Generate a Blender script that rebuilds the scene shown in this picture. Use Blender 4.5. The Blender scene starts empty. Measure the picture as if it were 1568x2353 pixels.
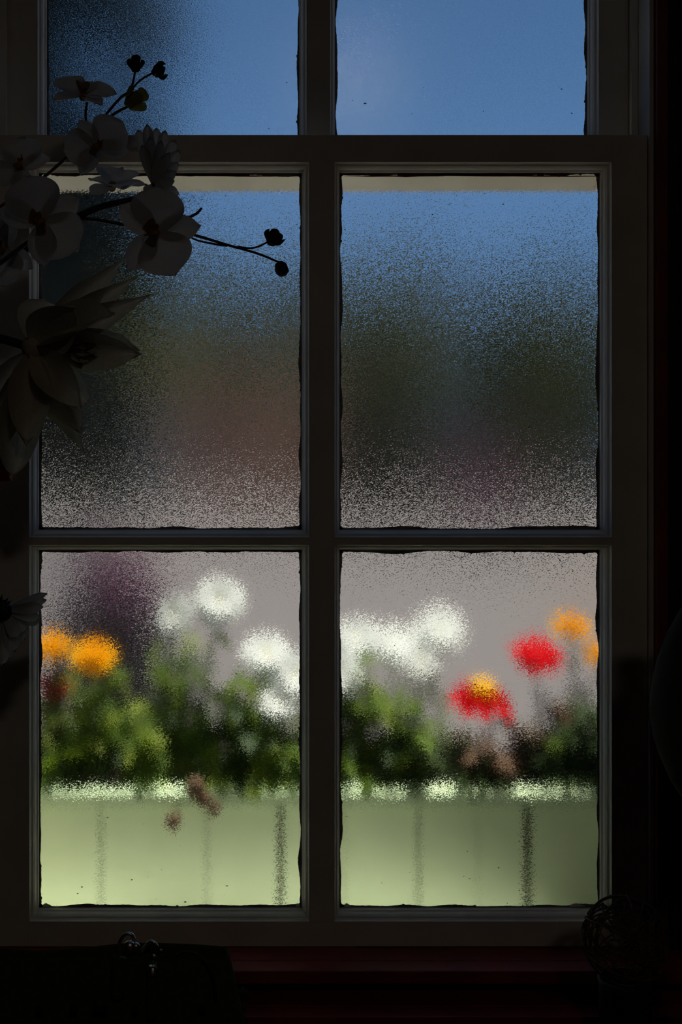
import bpy, bmesh, math, random
from mathutils import Vector, Matrix, Euler, noise

random.seed(7)
D = bpy.data
SC = bpy.context.scene
COL = SC.collection
W0, H0, FPX = 1568, 2353, 2800.0
CX, CY = 560.0, 1046.0          # pixel that the (level, square-on) camera looks straight at
CAM_Z = 1.5
CAM_Y = -1.4

# ------------------------------------------------------------------ camera
cam_d = D.cameras.new('camera')
cam = D.objects.new('camera', cam_d)
COL.objects.link(cam)
cam.location = (0, CAM_Y, CAM_Z)
cam.rotation_euler = (math.pi / 2, 0, 0)
cam_d.sensor_fit = 'VERTICAL'
cam_d.sensor_height = 36.0
cam_d.lens = FPX * 36.0 / H0
cam_d.shift_x = (W0 / 2 - CX) / H0
cam_d.shift_y = -(H0 / 2 - CY) / H0
cam_d.clip_start = 0.05
cam_d.clip_end = 500
SC.camera = cam

# ------------------------------------------------------------------ sky
wd = D.worlds.new('sky')
SC.world = wd
wd.use_nodes = True
nt = wd.node_tree
nt.nodes.clear()
wo = nt.nodes.new('ShaderNodeOutputWorld')
bg = nt.nodes.new('ShaderNodeBackground')
tc = nt.nodes.new('ShaderNodeTexCoord')
sp = nt.nodes.new('ShaderNodeSeparateXYZ')
cr = nt.nodes.new('ShaderNodeValToRGB')
e = cr.color_ramp.elements
e[0].position = 0.0
e[0].color = (0.17, 0.30, 0.56, 1)
e[1].position = 1.0
e[1].color = (0.03, 0.085, 0.22, 1)
for p, c in ((0.13, (0.128, 0.262, 0.53, 1)), (0.23, (0.096, 0.208, 0.43, 1)), (0.36, (0.068, 0.155, 0.34, 1))):
    q = cr.color_ramp.elements.new(p)
    q.color = c
nt.links.new(tc.outputs['Generated'], sp.inputs[0])
nt.links.new(sp.outputs['Z'], cr.inputs[0])
nt.links.new(cr.outputs[0], bg.inputs[0])
nt.links.new(bg.outputs[0], wo.inputs[0])
bg.inputs[1].default_value = 1.0

# ------------------------------------------------------------------ sun (very high, a little to the right and beyond the planter)
sun_d = D.lights.new('sun', 'SUN')
sun = D.objects.new('sun', sun_d)
COL.objects.link(sun)
SUN_DIR = Vector((0.165, 0.062, 1.0)).normalized()
sun.rotation_euler = SUN_DIR.to_track_quat('Z', 'Y').to_euler()
sun.location = SUN_DIR * 20
sun_d.energy = 8.5
sun_d.color = (1.0, 0.95, 0.87)
sun_d.angle = 0.01

# ------------------------------------------------------------------ dim lamp at the far end of the room, added to lift the dark interior
fill_d = D.lights.new('added_fill_light', 'AREA')
fill = D.objects.new('added_fill_light', fill_d)
COL.objects.link(fill)
fill_d.shape = 'DISK'
fill_d.size = 0.35
fill_d.energy = 2.0
fill_d.color = (1.0, 0.86, 0.72)
fill.location = (0.4, -3.0, 2.9)

SC.view_settings.view_transform = 'Standard'
SC.view_settings.look = 'None'
SC.view_settings.gamma = 1.0
SC.view_settings.exposure = 0.0
SC.view_settings.use_curve_mapping = False


# ------------------------------------------------------------------ helpers
def W(px, py, y):
    """a place seen at pixel (px, py) that really stands at world depth y"""
    d = y - CAM_Y
    return Vector(((px - CX) / FPX * d, y, CAM_Z - (py - CY) / FPX * d))


def obj(name, me, mat=None, parent=None, mtx=None, kind=None):
    o = D.objects.new(name, me)
    COL.objects.link(o)
    if mat is not None and me is not None and len(me.materials) == 0:
        me.materials.append(mat)
    if parent is not None:
        o.parent = parent
    if mtx is not None:
        o.matrix_basis = mtx
    if kind:
        o['kind'] = kind
    return o


def tag(o, label, cat=None, group=None, kind=None):
    o['label'] = label
    if cat:
        o['category'] = cat
    if group:
        o['group'] = group
    if kind:
        o['kind'] = kind
    return o


def thing(name, label, cat, loc=(0, 0, 0), group=None):
    o = D.objects.new(name, None)
    COL.objects.link(o)
    o.empty_display_size = 0.05
    o.location = loc
    return tag(o, label, cat, group)


def mesh(name, vs, fs, smooth=False):
    me = D.meshes.new(name)
    me.from_pydata([tuple(v) for v in vs], [], fs)
    if smooth:
        me.polygons.foreach_set('use_smooth', [True] * len(me.polygons))
    me.update()
    return me


class MB:
    def __init__(self):
        self.v, self.f = [], []

    def add(self, vs, fs):
        n = len(self.v)
        self.v += [Vector(v) for v in vs]
        self.f += [[i + n for i in f] for f in fs]
        return self

    def box(self, x0, x1, y0, y1, z0, z1):
        vs = [(x, y, z) for z in (z0, z1) for y in (y0, y1) for x in (x0, x1)]
        return self.add(vs, [[0, 2, 3, 1], [4, 5, 7, 6], [0, 1, 5, 4], [2, 6, 7, 3], [0, 4, 6, 2], [1, 3, 7, 5]])

    def tube(self, pts, r, seg=8, cap=True):
        pts = [Vector(p) for p in pts]
        n = len(pts)
        rs = r if isinstance(r, (list, tuple)) else [r] * n
        vs, fs = [], []
        prev = None
        for i, p in enumerate(pts):
            t = (pts[min(i + 1, n - 1)] - pts[max(i - 1, 0)]).normalized()
            if prev is None:
                a = t.cross(Vector((0.3, 0.2, 1))).normalized()
                if a.length < 0.1:
                    a = Vector((1, 0, 0))
            else:
                a = (prev - t * prev.dot(t)).normalized()
            prev = a
            b = t.cross(a)
            for k in range(seg):
                an = 2 * math.pi * k / seg
                vs.append(p + (a * math.cos(an) + b * math.sin(an)) * rs[i])
        for i in range(n - 1):
            for k in range(seg):
                k2 = (k + 1) % seg
                fs.append([i * seg + k, i * seg + k2, (i + 1) * seg + k2, (i + 1) * seg + k])
        if cap:
            fs.append(list(range(seg))[::-1])
            fs.append([(n - 1) * seg + k for k in range(seg)])
        return self.add(vs, fs)

    def build(self, name, mat, parent=None, smooth=False, bevel=0, kind=None):
        me = mesh(name, self.v, self.f, smooth)
        if bevel:
            bm = bmesh.new()
            bm.from_mesh(me)
            bmesh.ops.bevel(bm, geom=list(bm.edges), offset=bevel, segments=2, affect='EDGES', profile=0.6)
            bm.to_mesh(me)
            bm.free()
        return obj(name, me, mat, parent, None, kind)


def smooth_path(pts, n=6):
    P = [Vector(p) for p in pts]
    P = [P[0] * 2 - P[1]] + P + [P[-1] * 2 - P[-2]]
    out = []
    for i in range(1, len(P) - 2):
        a, b, c, d = P[i - 1:i + 3]
        for k in range(n):
            t = k / n
            out.append(0.5 * ((2 * b) + (c - a) * t + (2 * a - 5 * b + 4 * c - d) * t * t + (3 * b - a - 3 * c + d) * t ** 3))
    out.append(P[-2])
    return out


def taper(n, a, b):
    return [a + (b - a) * i / (n - 1) for i in range(n)]


def lathe(prof, seg=24, ripple=0.0):
    vs, fs = [], []
    for (r, z) in prof:
        for k in range(seg):
            a = 2 * math.pi * k / seg
            rr = r * (1 + ripple * math.sin(a * 5))
            vs.append((rr * math.cos(a), rr * math.sin(a), z))
    for i in range(len(prof) - 1):
        for k in range(seg):
            k2 = (k + 1) % seg
            fs.append([i * seg + k, i * seg + k2, (i + 1) * seg + k2, (i + 1) * seg + k])
    fs.append(list(range(seg))[::-1])
    fs.append([(len(prof) - 1) * seg + k for k in range(seg)])
    return vs, fs


def blob(r=(1, 1, 1), sub=2, amp=0.0, fr=2.0, seed=0):
    bm = bmesh.new()
    bmesh.ops.create_icosphere(bm, subdivisions=sub, radius=1)
    for v in bm.verts:
        k = 1 + amp * noise.noise(v.co * fr + Vector((seed, seed * 0.7, 3)))
        v.co = Vector((v.co.x * r[0] * k, v.co.y * r[1] * k, v.co.z * r[2] * k))
    me = D.meshes.new('blob')
    bm.to_mesh(me)
    bm.free()
    me.polygons.foreach_set('use_smooth', [True] * len(me.polygons))
    return me


def basis(o, zdir, ydir, s=1.0):
    """matrix with local Z along zdir and local Y as near ydir as possible"""
    z = Vector(zdir).normalized()
    y = Vector(ydir)
    y = (y - z * y.dot(z))
    if y.length < 1e-6:
        y = z.orthogonal()
    y.normalize()
    x = y.cross(z)
    m = Matrix.Identity(4)
    sv = s if isinstance(s, (tuple, list)) else (s, s, s)
    for i in range(3):
        m[i][0], m[i][1], m[i][2], m[i][3] = x[i] * sv[0], y[i] * sv[1], z[i] * sv[2], o[i]
    return m


# ------------------------------------------------------------------ materials
def mat(name, col, rough=0.6, col2=None, nscale=20.0, bump=0.0, bscale=80.0, spec=0.4, metal=0.0, stretch=(1, 1, 1), trans=0.0,
        tcol=None, detail=4.0, contrast=(0.35, 0.65), coat=0.0):
    m = D.materials.new(name)
    m.use_nodes = True
    t = m.node_tree
    b = t.nodes['Principled BSDF']
    out = t.nodes['Material Output']
    b.inputs['Roughness'].default_value = rough
    b.inputs['Specular IOR Level'].default_value = spec
    b.inputs['Metallic'].default_value = metal
    b.inputs['Coat Weight'].default_value = coat
    b.inputs['Base Color'].default_value = (*col, 1)
    tcn = t.nodes.new('ShaderNodeTexCoord')
    mp = t.nodes.new('ShaderNodeMapping')
    mp.inputs['Scale'].default_value = stretch
    t.links.new(tcn.outputs['Object'], mp.inputs[0])
    csock = None
    if col2 is not None:
        n = t.nodes.new('ShaderNodeTexNoise')
        n.inputs['Scale'].default_value = nscale
        n.inputs['Detail'].default_value = detail
        t.links.new(mp.outputs[0], n.inputs['Vector'])
        r = t.nodes.new('ShaderNodeValToRGB')
        r.color_ramp.elements[0].position = contrast[0]
        r.color_ramp.elements[1].position = contrast[1]
        r.color_ramp.elements[0].color = (*col, 1)
        r.color_ramp.elements[1].color = (*col2, 1)
        t.links.new(n.outputs['Fac'], r.inputs[0])
        t.links.new(r.outputs[0], b.inputs['Base Color'])
        csock = r.outputs[0]
    if bump:
        n2 = t.nodes.new('ShaderNodeTexNoise')
        n2.inputs['Scale'].default_value = bscale
        n2.inputs['Detail'].default_value = 5
        t.links.new(mp.outputs[0], n2.inputs['Vector'])
        bp = t.nodes.new('ShaderNodeBump')
        bp.inputs['Strength'].default_value = 1.0
        bp.inputs['Distance'].default_value = bump
        t.links.new(n2.outputs['Fac'], bp.inputs['Height'])
        t.links.new(bp.outputs[0], b.inputs['Normal'])
    if trans:
        tr = t.nodes.new('ShaderNodeBsdfTranslucent')
        tr.inputs[0].default_value = (*(tcol or col), 1)
        mx = t.nodes.new('ShaderNodeMixShader')
        mx.inputs[0].default_value = trans
        t.links.new(b.outputs[0], mx.inputs[1])
        t.links.new(tr.outputs[0], mx.inputs[2])
        t.links.new(mx.outputs[0], out.inputs['Surface'])
    return m


def glass_mat(name, textured):
    m = D.materials.new(name)
    m.use_nodes = True
    t = m.node_tree
    t.nodes.clear()
    out = t.nodes.new('ShaderNodeOutputMaterial')
    g = t.nodes.new('ShaderNodeBsdfGlass')
    g.inputs['Color'].default_value = (0.97, 0.985, 0.97, 1)
    g.inputs['IOR'].default_value = 1.5
    g.inputs['Roughness'].default_value = 0.0
    t.links.new(g.outputs[0], out.inputs['Surface'])
    if textured:
        L = t.links.new
        tcn = t.nodes.new('ShaderNodeTexCoord')
        # slow warp of the grain direction
        nw = t.nodes.new('ShaderNodeTexNoise')
        nw.inputs['Scale'].default_value = 9.0
        nw.inputs['Detail'].default_value = 1.0
        L(tcn.outputs['Object'], nw.inputs['Vector'])
        wv = t.nodes.new('ShaderNodeVectorMath')
        wv.operation = 'MULTIPLY_ADD'
        wv.inputs[1].default_value = (0.03, 0.0, 0.03)
        L(nw.outputs['Color'], wv.inputs[0])
        L(tcn.outputs['Object'], wv.inputs[2])
        mp = t.nodes.new('ShaderNodeMapping')
        mp.inputs['Rotation'].default_value = (0, math.radians(13), 0)
        L(wv.outputs[0], mp.inputs[0])
        mp2 = t.nodes.new('ShaderNodeMapping')
        mp2.inputs['Scale'].default_value = (700, 700, 1550)
        L(mp.outputs[0], mp2.inputs[0])
        n = t.nodes.new('ShaderNodeTexNoise')
        n.inputs['Scale'].default_value = 1.0
        n.inputs['Detail'].default_value = 1.0
        n.inputs['Roughness'].default_value = 0.45
        L(mp2.outputs[0], n.inputs['Vector'])
        s = t.nodes.new('ShaderNodeVectorMath')
        s.operation = 'SUBTRACT'
        s.inputs[1].default_value = (0.5, 0.5, 0.5)
        L(n.outputs['Color'], s.inputs[0])
        k = t.nodes.new('ShaderNodeVectorMath')
        k.operation = 'MULTIPLY'
        k.inputs[1].default_value = (GL_X, 0.0, GL_Z)
        L(s.outputs[0], k.inputs[0])
        geo = t.nodes.new('ShaderNodeNewGeometry')
        a = t.nodes.new('ShaderNodeVectorMath')
        a.operation = 'ADD'
        L(geo.outputs['Normal'], a.inputs[0])
        L(k.outputs[0], a.inputs[1])
        nm = t.nodes.new('ShaderNodeVectorMath')
        nm.operation = 'NORMALIZE'
        L(a.outputs[0], nm.inputs[0])
        L(nm.outputs[0], g.inputs['Normal'])
        g.inputs['Roughness'].default_value = 0.14
    return m


GL_X, GL_Z = 0.40, 0.60
M = {}
M['paint'] = mat('aged_white_paint', (0.88, 0.84, 0.75), 0.6, (0.77, 0.72, 0.63), 14, 0.0006, 60, stretch=(1, 1, 1))
M['paint_dark'] = mat('old_putty', (0.16, 0.15, 0.13), 0.8, (0.30, 0.28, 0.25), 60)
M['red'] = mat('dark_red_paint', (0.36, 0.045, 0.04), 0.5, (0.22, 0.028, 0.026), 12, 0.0005, 50)
M['red_smear'] = mat('red_paint_smear', (0.20, 0.02, 0.03), 0.6)
M['black'] = mat('black_paint', (0.012, 0.012, 0.012), 0.6)
M['glass'] = glass_mat('rippled_obscure_glass', True)
M['clear'] = glass_mat('smooth_glass_face', False)
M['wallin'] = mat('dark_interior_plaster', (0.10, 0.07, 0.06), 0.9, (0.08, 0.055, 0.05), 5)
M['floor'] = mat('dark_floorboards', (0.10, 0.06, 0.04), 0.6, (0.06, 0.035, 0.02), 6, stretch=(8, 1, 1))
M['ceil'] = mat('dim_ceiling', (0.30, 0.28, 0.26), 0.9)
M['wood'] = mat('dark_table_wood', (0.03, 0.02, 0.015), 0.5, (0.018, 0.012, 0.01), 8, stretch=(1, 6, 6))
M['orchid'] = mat('white_silk_petal', (0.62, 0.60, 0.58), 0.7, (0.55, 0.53, 0.52), 30, 0.0004, 90, trans=0.16, tcol=(0.62, 0.60, 0.58))
M['lip'] = mat('orchid_lip_yellow_speckled', (0.60, 0.42, 0.10), 0.6, (0.28, 0.02, 0.02), 170, trans=0.2, contrast=(0.46, 0.56))
M['lily'] = mat('cream_petal', (0.66, 0.62, 0.50), 0.7, (0.58, 0.54, 0.44), 25, 0.0004, 70, trans=0.16, tcol=(0.66, 0.62, 0.48))
M['stem_in'] = mat('dark_green_plastic_stem', (0.025, 0.035, 0.012), 0.6, (0.05, 0.02, 0.02), 30)
M['bud_dark'] = mat('dark_bud', (0.035, 0.03, 0.018), 0.7, (0.05, 0.025, 0.02), 60)
M['bud_green'] = mat('yellow_green_bud', (0.35, 0.33, 0.06), 0.7, (0.20, 0.20, 0.05), 60, trans=0.15)
M['stamen'] = mat('brown_stamen', (0.20, 0.11, 0.03), 0.8)
M['redpetal_in'] = mat('deep_red_petal', (0.30, 0.008, 0.02), 0.7, trans=0.1)
M['bag'] = mat('dark_green_felt', (0.075, 0.115, 0.03), 0.95, (0.045, 0.07, 0.02), 160, 0.0015, 320)
M['metal'] = mat('worn_steel', (0.80, 0.80, 0.80), 0.32, (0.6, 0.58, 0.55), 60, metal=1.0)
M['cord'] = mat('dark_leather_cord', (0.05, 0.02, 0.02), 0.5)
M['twig'] = mat('brown_willow_twig', (0.16, 0.10, 0.035), 0.7, (0.07, 0.04, 0.02), 80)
M['ceramic'] = mat('dark_green_ceramic', (0.036, 0.036, 0.020), 0.9, (0.028, 0.028, 0.016), 10, spec=0.1)
M['pot'] = mat('black_pot', (0.012, 0.011, 0.010), 0.6)
# outside
M['ground'] = mat('pinkish_grey_paving', (0.119, 0.104, 0.100), 0.9, (0.106, 0.093, 0.091), 0.6, 0.004, 20)
M['sand'] = mat('tan_gravel_bed', (0.135, 0.100, 0.075), 0.95, (0.105, 0.075, 0.056), 3)
M['sill'] = mat('white_outer_sill', (0.84, 0.85, 0.80), 0.6, (0.78, 0.79, 0.74), 9)
M['planter'] = mat('pale_green_paint', (0.76, 0.90, 0.57), 0.6, (0.73, 0.87, 0.54), 8, 0.0008, 40, stretch=(3, 3, 1))
M['cap'] = mat('pale_green_rim_paint', (0.60, 0.74, 0.46), 0.6, (0.54, 0.68, 0.42), 12)
M['soil'] = mat('dark_potting_soil', (0.03, 0.022, 0.016), 1.0, (0.05, 0.035, 0.025), 60, 0.01, 60)
M['extwall'] = mat('cream_weatherboard', (0.62, 0.58, 0.48), 0.7, (0.56, 0.52, 0.43), 4)
M['leaf'] = mat('green_leaf', (0.105, 0.165, 0.018), 0.6, (0.065, 0.115, 0.012), 40, spec=0.15, trans=0.45, tcol=(0.24, 0.36, 0.018))
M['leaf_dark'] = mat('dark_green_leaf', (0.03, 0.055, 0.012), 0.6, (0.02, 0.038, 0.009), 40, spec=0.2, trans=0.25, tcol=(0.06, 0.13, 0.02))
M['leaf_lime'] = mat('yellow_green_leaf', (0.26, 0.31, 0.05), 0.6, (0.18, 0.25, 0.03), 40, spec=0.2, trans=0.45, tcol=(0.42, 0.52, 0.05))
M['wither'] = mat('withered_brown_leaf', (0.16, 0.09, 0.05), 0.9, (0.09, 0.05, 0.03), 40, trans=0.2)
M['stem'] = mat('green_stem', (0.10, 0.17, 0.04), 0.6)
M['white_p'] = mat('white_daisy_petal', (0.85, 0.86, 0.83), 0.6, trans=0.4, tcol=(0.75, 0.80, 0.78))
M['yellow_p'] = mat('marigold_petal', (0.88, 0.50, 0.004), 0.6, (0.85, 0.42, 0.003), 60, spec=0.05, trans=0.4, tcol=(0.90, 0.52, 0.003))
M['red_p'] = mat('bright_red_petal', (0.62, 0.001, 0.006), 0.7, spec=0.02, trans=0.35, tcol=(0.75, 0.001, 0.008))
M['dullred_p'] = mat('dull_red_petal', (0.26, 0.015, 0.02), 0.7, spec=0.05, trans=0.3)
M['disc'] = mat('yellow_flower_disc', (0.45, 0.38, 0.03), 0.8, (0.30, 0.28, 0.04), 200)
M['disc_dark'] = mat('dark_red_flower_disc', (0.08, 0.015, 0.015), 0.9)
M['mauve'] = mat('mauve_petal', (0.16, 0.13, 0.30), 0.7, trans=0.3)
M['purple_leaf'] = mat('purple_black_leaf', (0.055, 0.035, 0.05), 0.7, (0.03, 0.03, 0.03), 8, trans=0.1)
M['magenta'] = mat('magenta_blossom', (0.20, 0.03, 0.13), 0.7, trans=0.3)
M['bark'] = mat('dark_bark', (0.05, 0.04, 0.03), 0.9, (0.03, 0.025, 0.02), 4)
M['crown_dark'] = mat('blackish_green_foliage', (0.046, 0.052, 0.030), 0.8, (0.03, 0.036, 0.022), 0.6, spec=0.05, trans=0.15)
M['crown_olive'] = mat('olive_foliage', (0.145, 0.150, 0.036), 0.8, (0.105, 0.112, 0.030), 0.4, spec=0.05, trans=0.3, tcol=(0.14, 0.15, 0.03))
M['brickwall'] = mat('terracotta_brick', (0.68, 0.33, 0.18), 0.9, (0.56, 0.27, 0.15), 1.5)
M['mortar'] = mat('brown_mortar', (0.52, 0.27, 0.15), 0.9)
M['rooftile'] = mat('brown_roof_sheet', (0.040, 0.026, 0.016), 0.7)
M['dark_win'] = mat('dark_house_window', (0.02, 0.02, 0.02), 0.2)

# ================================================================== room shell
XL, XR = -0.288, 0.465                 # sash outer edges
ZB = CAM_Z - 0.5645                    # under side of lower sash
ZT = CAM_Z + 1.30                      # top of upper sash


def structure(o, label=None):
    o['kind'] = 'structure'
    if label:
        o['label'] = label
    return o


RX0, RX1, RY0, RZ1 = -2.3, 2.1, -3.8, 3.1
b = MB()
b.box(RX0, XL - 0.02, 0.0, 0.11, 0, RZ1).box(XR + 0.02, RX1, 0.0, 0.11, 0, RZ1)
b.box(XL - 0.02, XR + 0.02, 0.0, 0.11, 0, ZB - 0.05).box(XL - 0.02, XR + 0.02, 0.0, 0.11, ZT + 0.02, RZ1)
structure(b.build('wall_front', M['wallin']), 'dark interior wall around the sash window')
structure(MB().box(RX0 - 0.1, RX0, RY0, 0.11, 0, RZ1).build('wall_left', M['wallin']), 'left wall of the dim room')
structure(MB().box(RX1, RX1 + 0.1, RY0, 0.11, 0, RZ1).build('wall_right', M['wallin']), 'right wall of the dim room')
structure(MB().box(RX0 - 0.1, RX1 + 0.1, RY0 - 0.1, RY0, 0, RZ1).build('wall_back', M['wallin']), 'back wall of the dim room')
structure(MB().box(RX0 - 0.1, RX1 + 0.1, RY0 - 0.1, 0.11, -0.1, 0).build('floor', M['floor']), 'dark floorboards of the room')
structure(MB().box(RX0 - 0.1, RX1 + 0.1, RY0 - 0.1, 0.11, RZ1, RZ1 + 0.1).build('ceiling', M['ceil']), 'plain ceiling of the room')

# window lining (jambs, head) around both sashes
win1 = D.objects.new('window_1', None); COL.objects.link(win1)
structure(win1, 'upper sash of the white window, two tall panes of rippled glass showing sky')
win2 = D.objects.new('window_2', None); COL.objects.link(win2)
structure(win2, 'lower sash of the white window, four panes of rippled obscure glass')

jam = D.objects.new('trim_1', None); COL.objects.link(jam)
structure(jam, 'white window lining with beads beside both sashes')
MB().box(XL - 0.02, XL, -0.004, 0.115, ZB - 0.03, ZT + 0.02).build('jamb', M['paint'], jam, bevel=0.0006)
MB().box(XR, XR + 0.02, -0.004, 0.115, ZB - 0.03, ZT + 0.02).build('jamb', M['paint'], jam, bevel=0.0006)
MB().box(XL, XR, -0.004, 0.115, ZT, ZT + 0.02).build('head', M['paint'], jam, bevel=0.0006)
# parting bead between the sashes, above the lower sash
MB().box(XR - 0.0085, XR, 0.034, 0.043, CAM_Z + 0.37, ZT).build('parting_bead', M['paint'], jam, bevel=0.001)
MB().box(XL, XL + 0.0085, 0.034, 0.043, CAM_Z + 0.37, ZT).build('parting_bead', M['paint'], jam, bevel=0.001)
MB().box(XR - 0.001, XR + 0.004, -0.008, -0.001, ZB, ZT).build('staff_bead', M['paint'], jam, bevel=0.001)

# red casing at the right and left of the window
for nm, s in (('trim_2', 1), ('trim_3', -1)):
    c = D.objects.new(nm, None); COL.objects.link(c)
    structure(c, 'dark red casing board with a black groove beside the window' if s > 0 else 'dark red casing board left of the window')

    def cb(x0, x1, y0, name, m):
        e0 = XR if s > 0 else XL
        xa, xb = sorted((e0 + s * x0, e0 + s * x1))
        MB().box(xa, xb, y0, -0.0005 if x0 > 0.019 else -0.004, ZB - 0.3, ZT + 0.08).build(name, m, c, bevel=0.0012)
    cb(0.005, 0.0175, -0.016, 'casing_bead', M['red'])
    cb(0.0185, 0.034, -0.008, 'groove', M['black'])
    cb(0.035, 0.085, -0.018, 'casing_board', M['red'])


def bead_strip(rect, yface, prof, side):
    x0, x1, z0, z1 = rect

    def corner(c, u, y):
        return {0: (x0 + u, y, z0 + u), 1: (x1 - u, y, z0 + u), 2: (x1 - u, y, z1 - u), 3: (x0 + u, y, z1 - u)}[c]
    a, c = side, (side + 1) % 4
    n = len(prof)
    vs, fs = [], []
    SEG = 1
    for (u, y) in prof:
        vs.append(corner(a, u, yface + y))
        vs.append(corner(c, u, yface + y))
    for i in range(n):
        j = (i + 1) % n
        fs.append([2 * i, 2 * i + 1, 2 * j + 1, 2 * j])
    fs.append([2 * i for i in range(n)][::-1])
    fs.append([2 * i + 1 for i in range(n)])
    return vs, fs


PROF = [(0, 0.0), (0.0012, 0.0), (0.0020, 0.004), (0.0028, 0.0055), (0.0045, 0.007), (0.0060, 0.0105), (0.0068, 0.016), (0.0082, 0.018), (0.0085, 0.0245), (0, 0.0245)]


def ragged_edge(rect, y, side, seed, depth=0.0034, red=False, cover=1.0):
    """thin ragged film of old paint / putty left on the glass along one side"""
    x0, x1, z0, z1 = rect
    rnd = random.Random(seed)
    c = [Vector((x0, y, z0)), Vector((x1, y, z0)), Vector((x1, y, z1)), Vector((x0, y, z1))]
    a, bb = c[side], c[(side + 1) % 4]
    t = (bb - a)
    L = t.length
    t.normalize()
    n_in = [Vector((0, 0, 1)), Vector((-1, 0, 0)), Vector((0, 0, -1)), Vector((1, 0, 0))][side]
    n = max(8, int(L / 0.0022))
    vs, fs = [], []
    for i in range(n + 1):
        s = i / n
        w = 0.0006 + depth * max(0, 0.5 + 0.9 * noise.noise(Vector((s * L * 28, seed * 3.1, 0)))) + 0.0006 * rnd.random()
        w += 0.0035 * max(0, 1 - min(s, 1 - s) * L / 0.004)
        if rnd.random() < 0.02:
            w += 0.0012
        p = a + t * (s * L)
        for q in (0, -0.0004):
            vs.append(p + Vector((0, q, 0)))
            vs.append(p + n_in * w + Vector((0, q, 0)))
    for i in range(n):
        k = i * 4
        fs += [[k + 2, k + 3, k + 7, k + 6], [k + 1, k + 5, k + 7, k + 3], [k, k + 4, k + 5, k + 1]]
    return vs, fs


def smear(rect, y, xa, xb, dz, seed):
    """thin brushed smear of red paint on the glass just under the top edge"""
    x0, x1, z0, z1 = rect
    rnd = random.Random(seed)
    b = MB()
    for k in range(5):
        s0 = xa + (xb - xa) * rnd.random() * 0.6
        s1 = s0 + (xb - xa) * (0.2 + 0.4 * rnd.random())
        z = z1 - dz * (0.2 + rnd.random())
        pts = [Vector((s0 + (s1 - s0) * i / 8, y, z + 0.0006 * noise.noise(Vector((i * 0.7, k, seed))))) for i in range(9)]
        wd_ = [0.0001 + 0.0007 * math.sin(math.pi * (i + 0.3) / 8.6) for i in range(9)]
        vs, fs = [], []
        for p, w_ in zip(pts, wd_):
            vs += [p + Vector((0, 0, w_)), p - Vector((0, 0, w_))]
        for i in range(8):
            fs.append([2 * i, 2 * i + 1, 2 * i + 3, 2 * i + 2])
        b.add(vs, fs)
    return b


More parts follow.
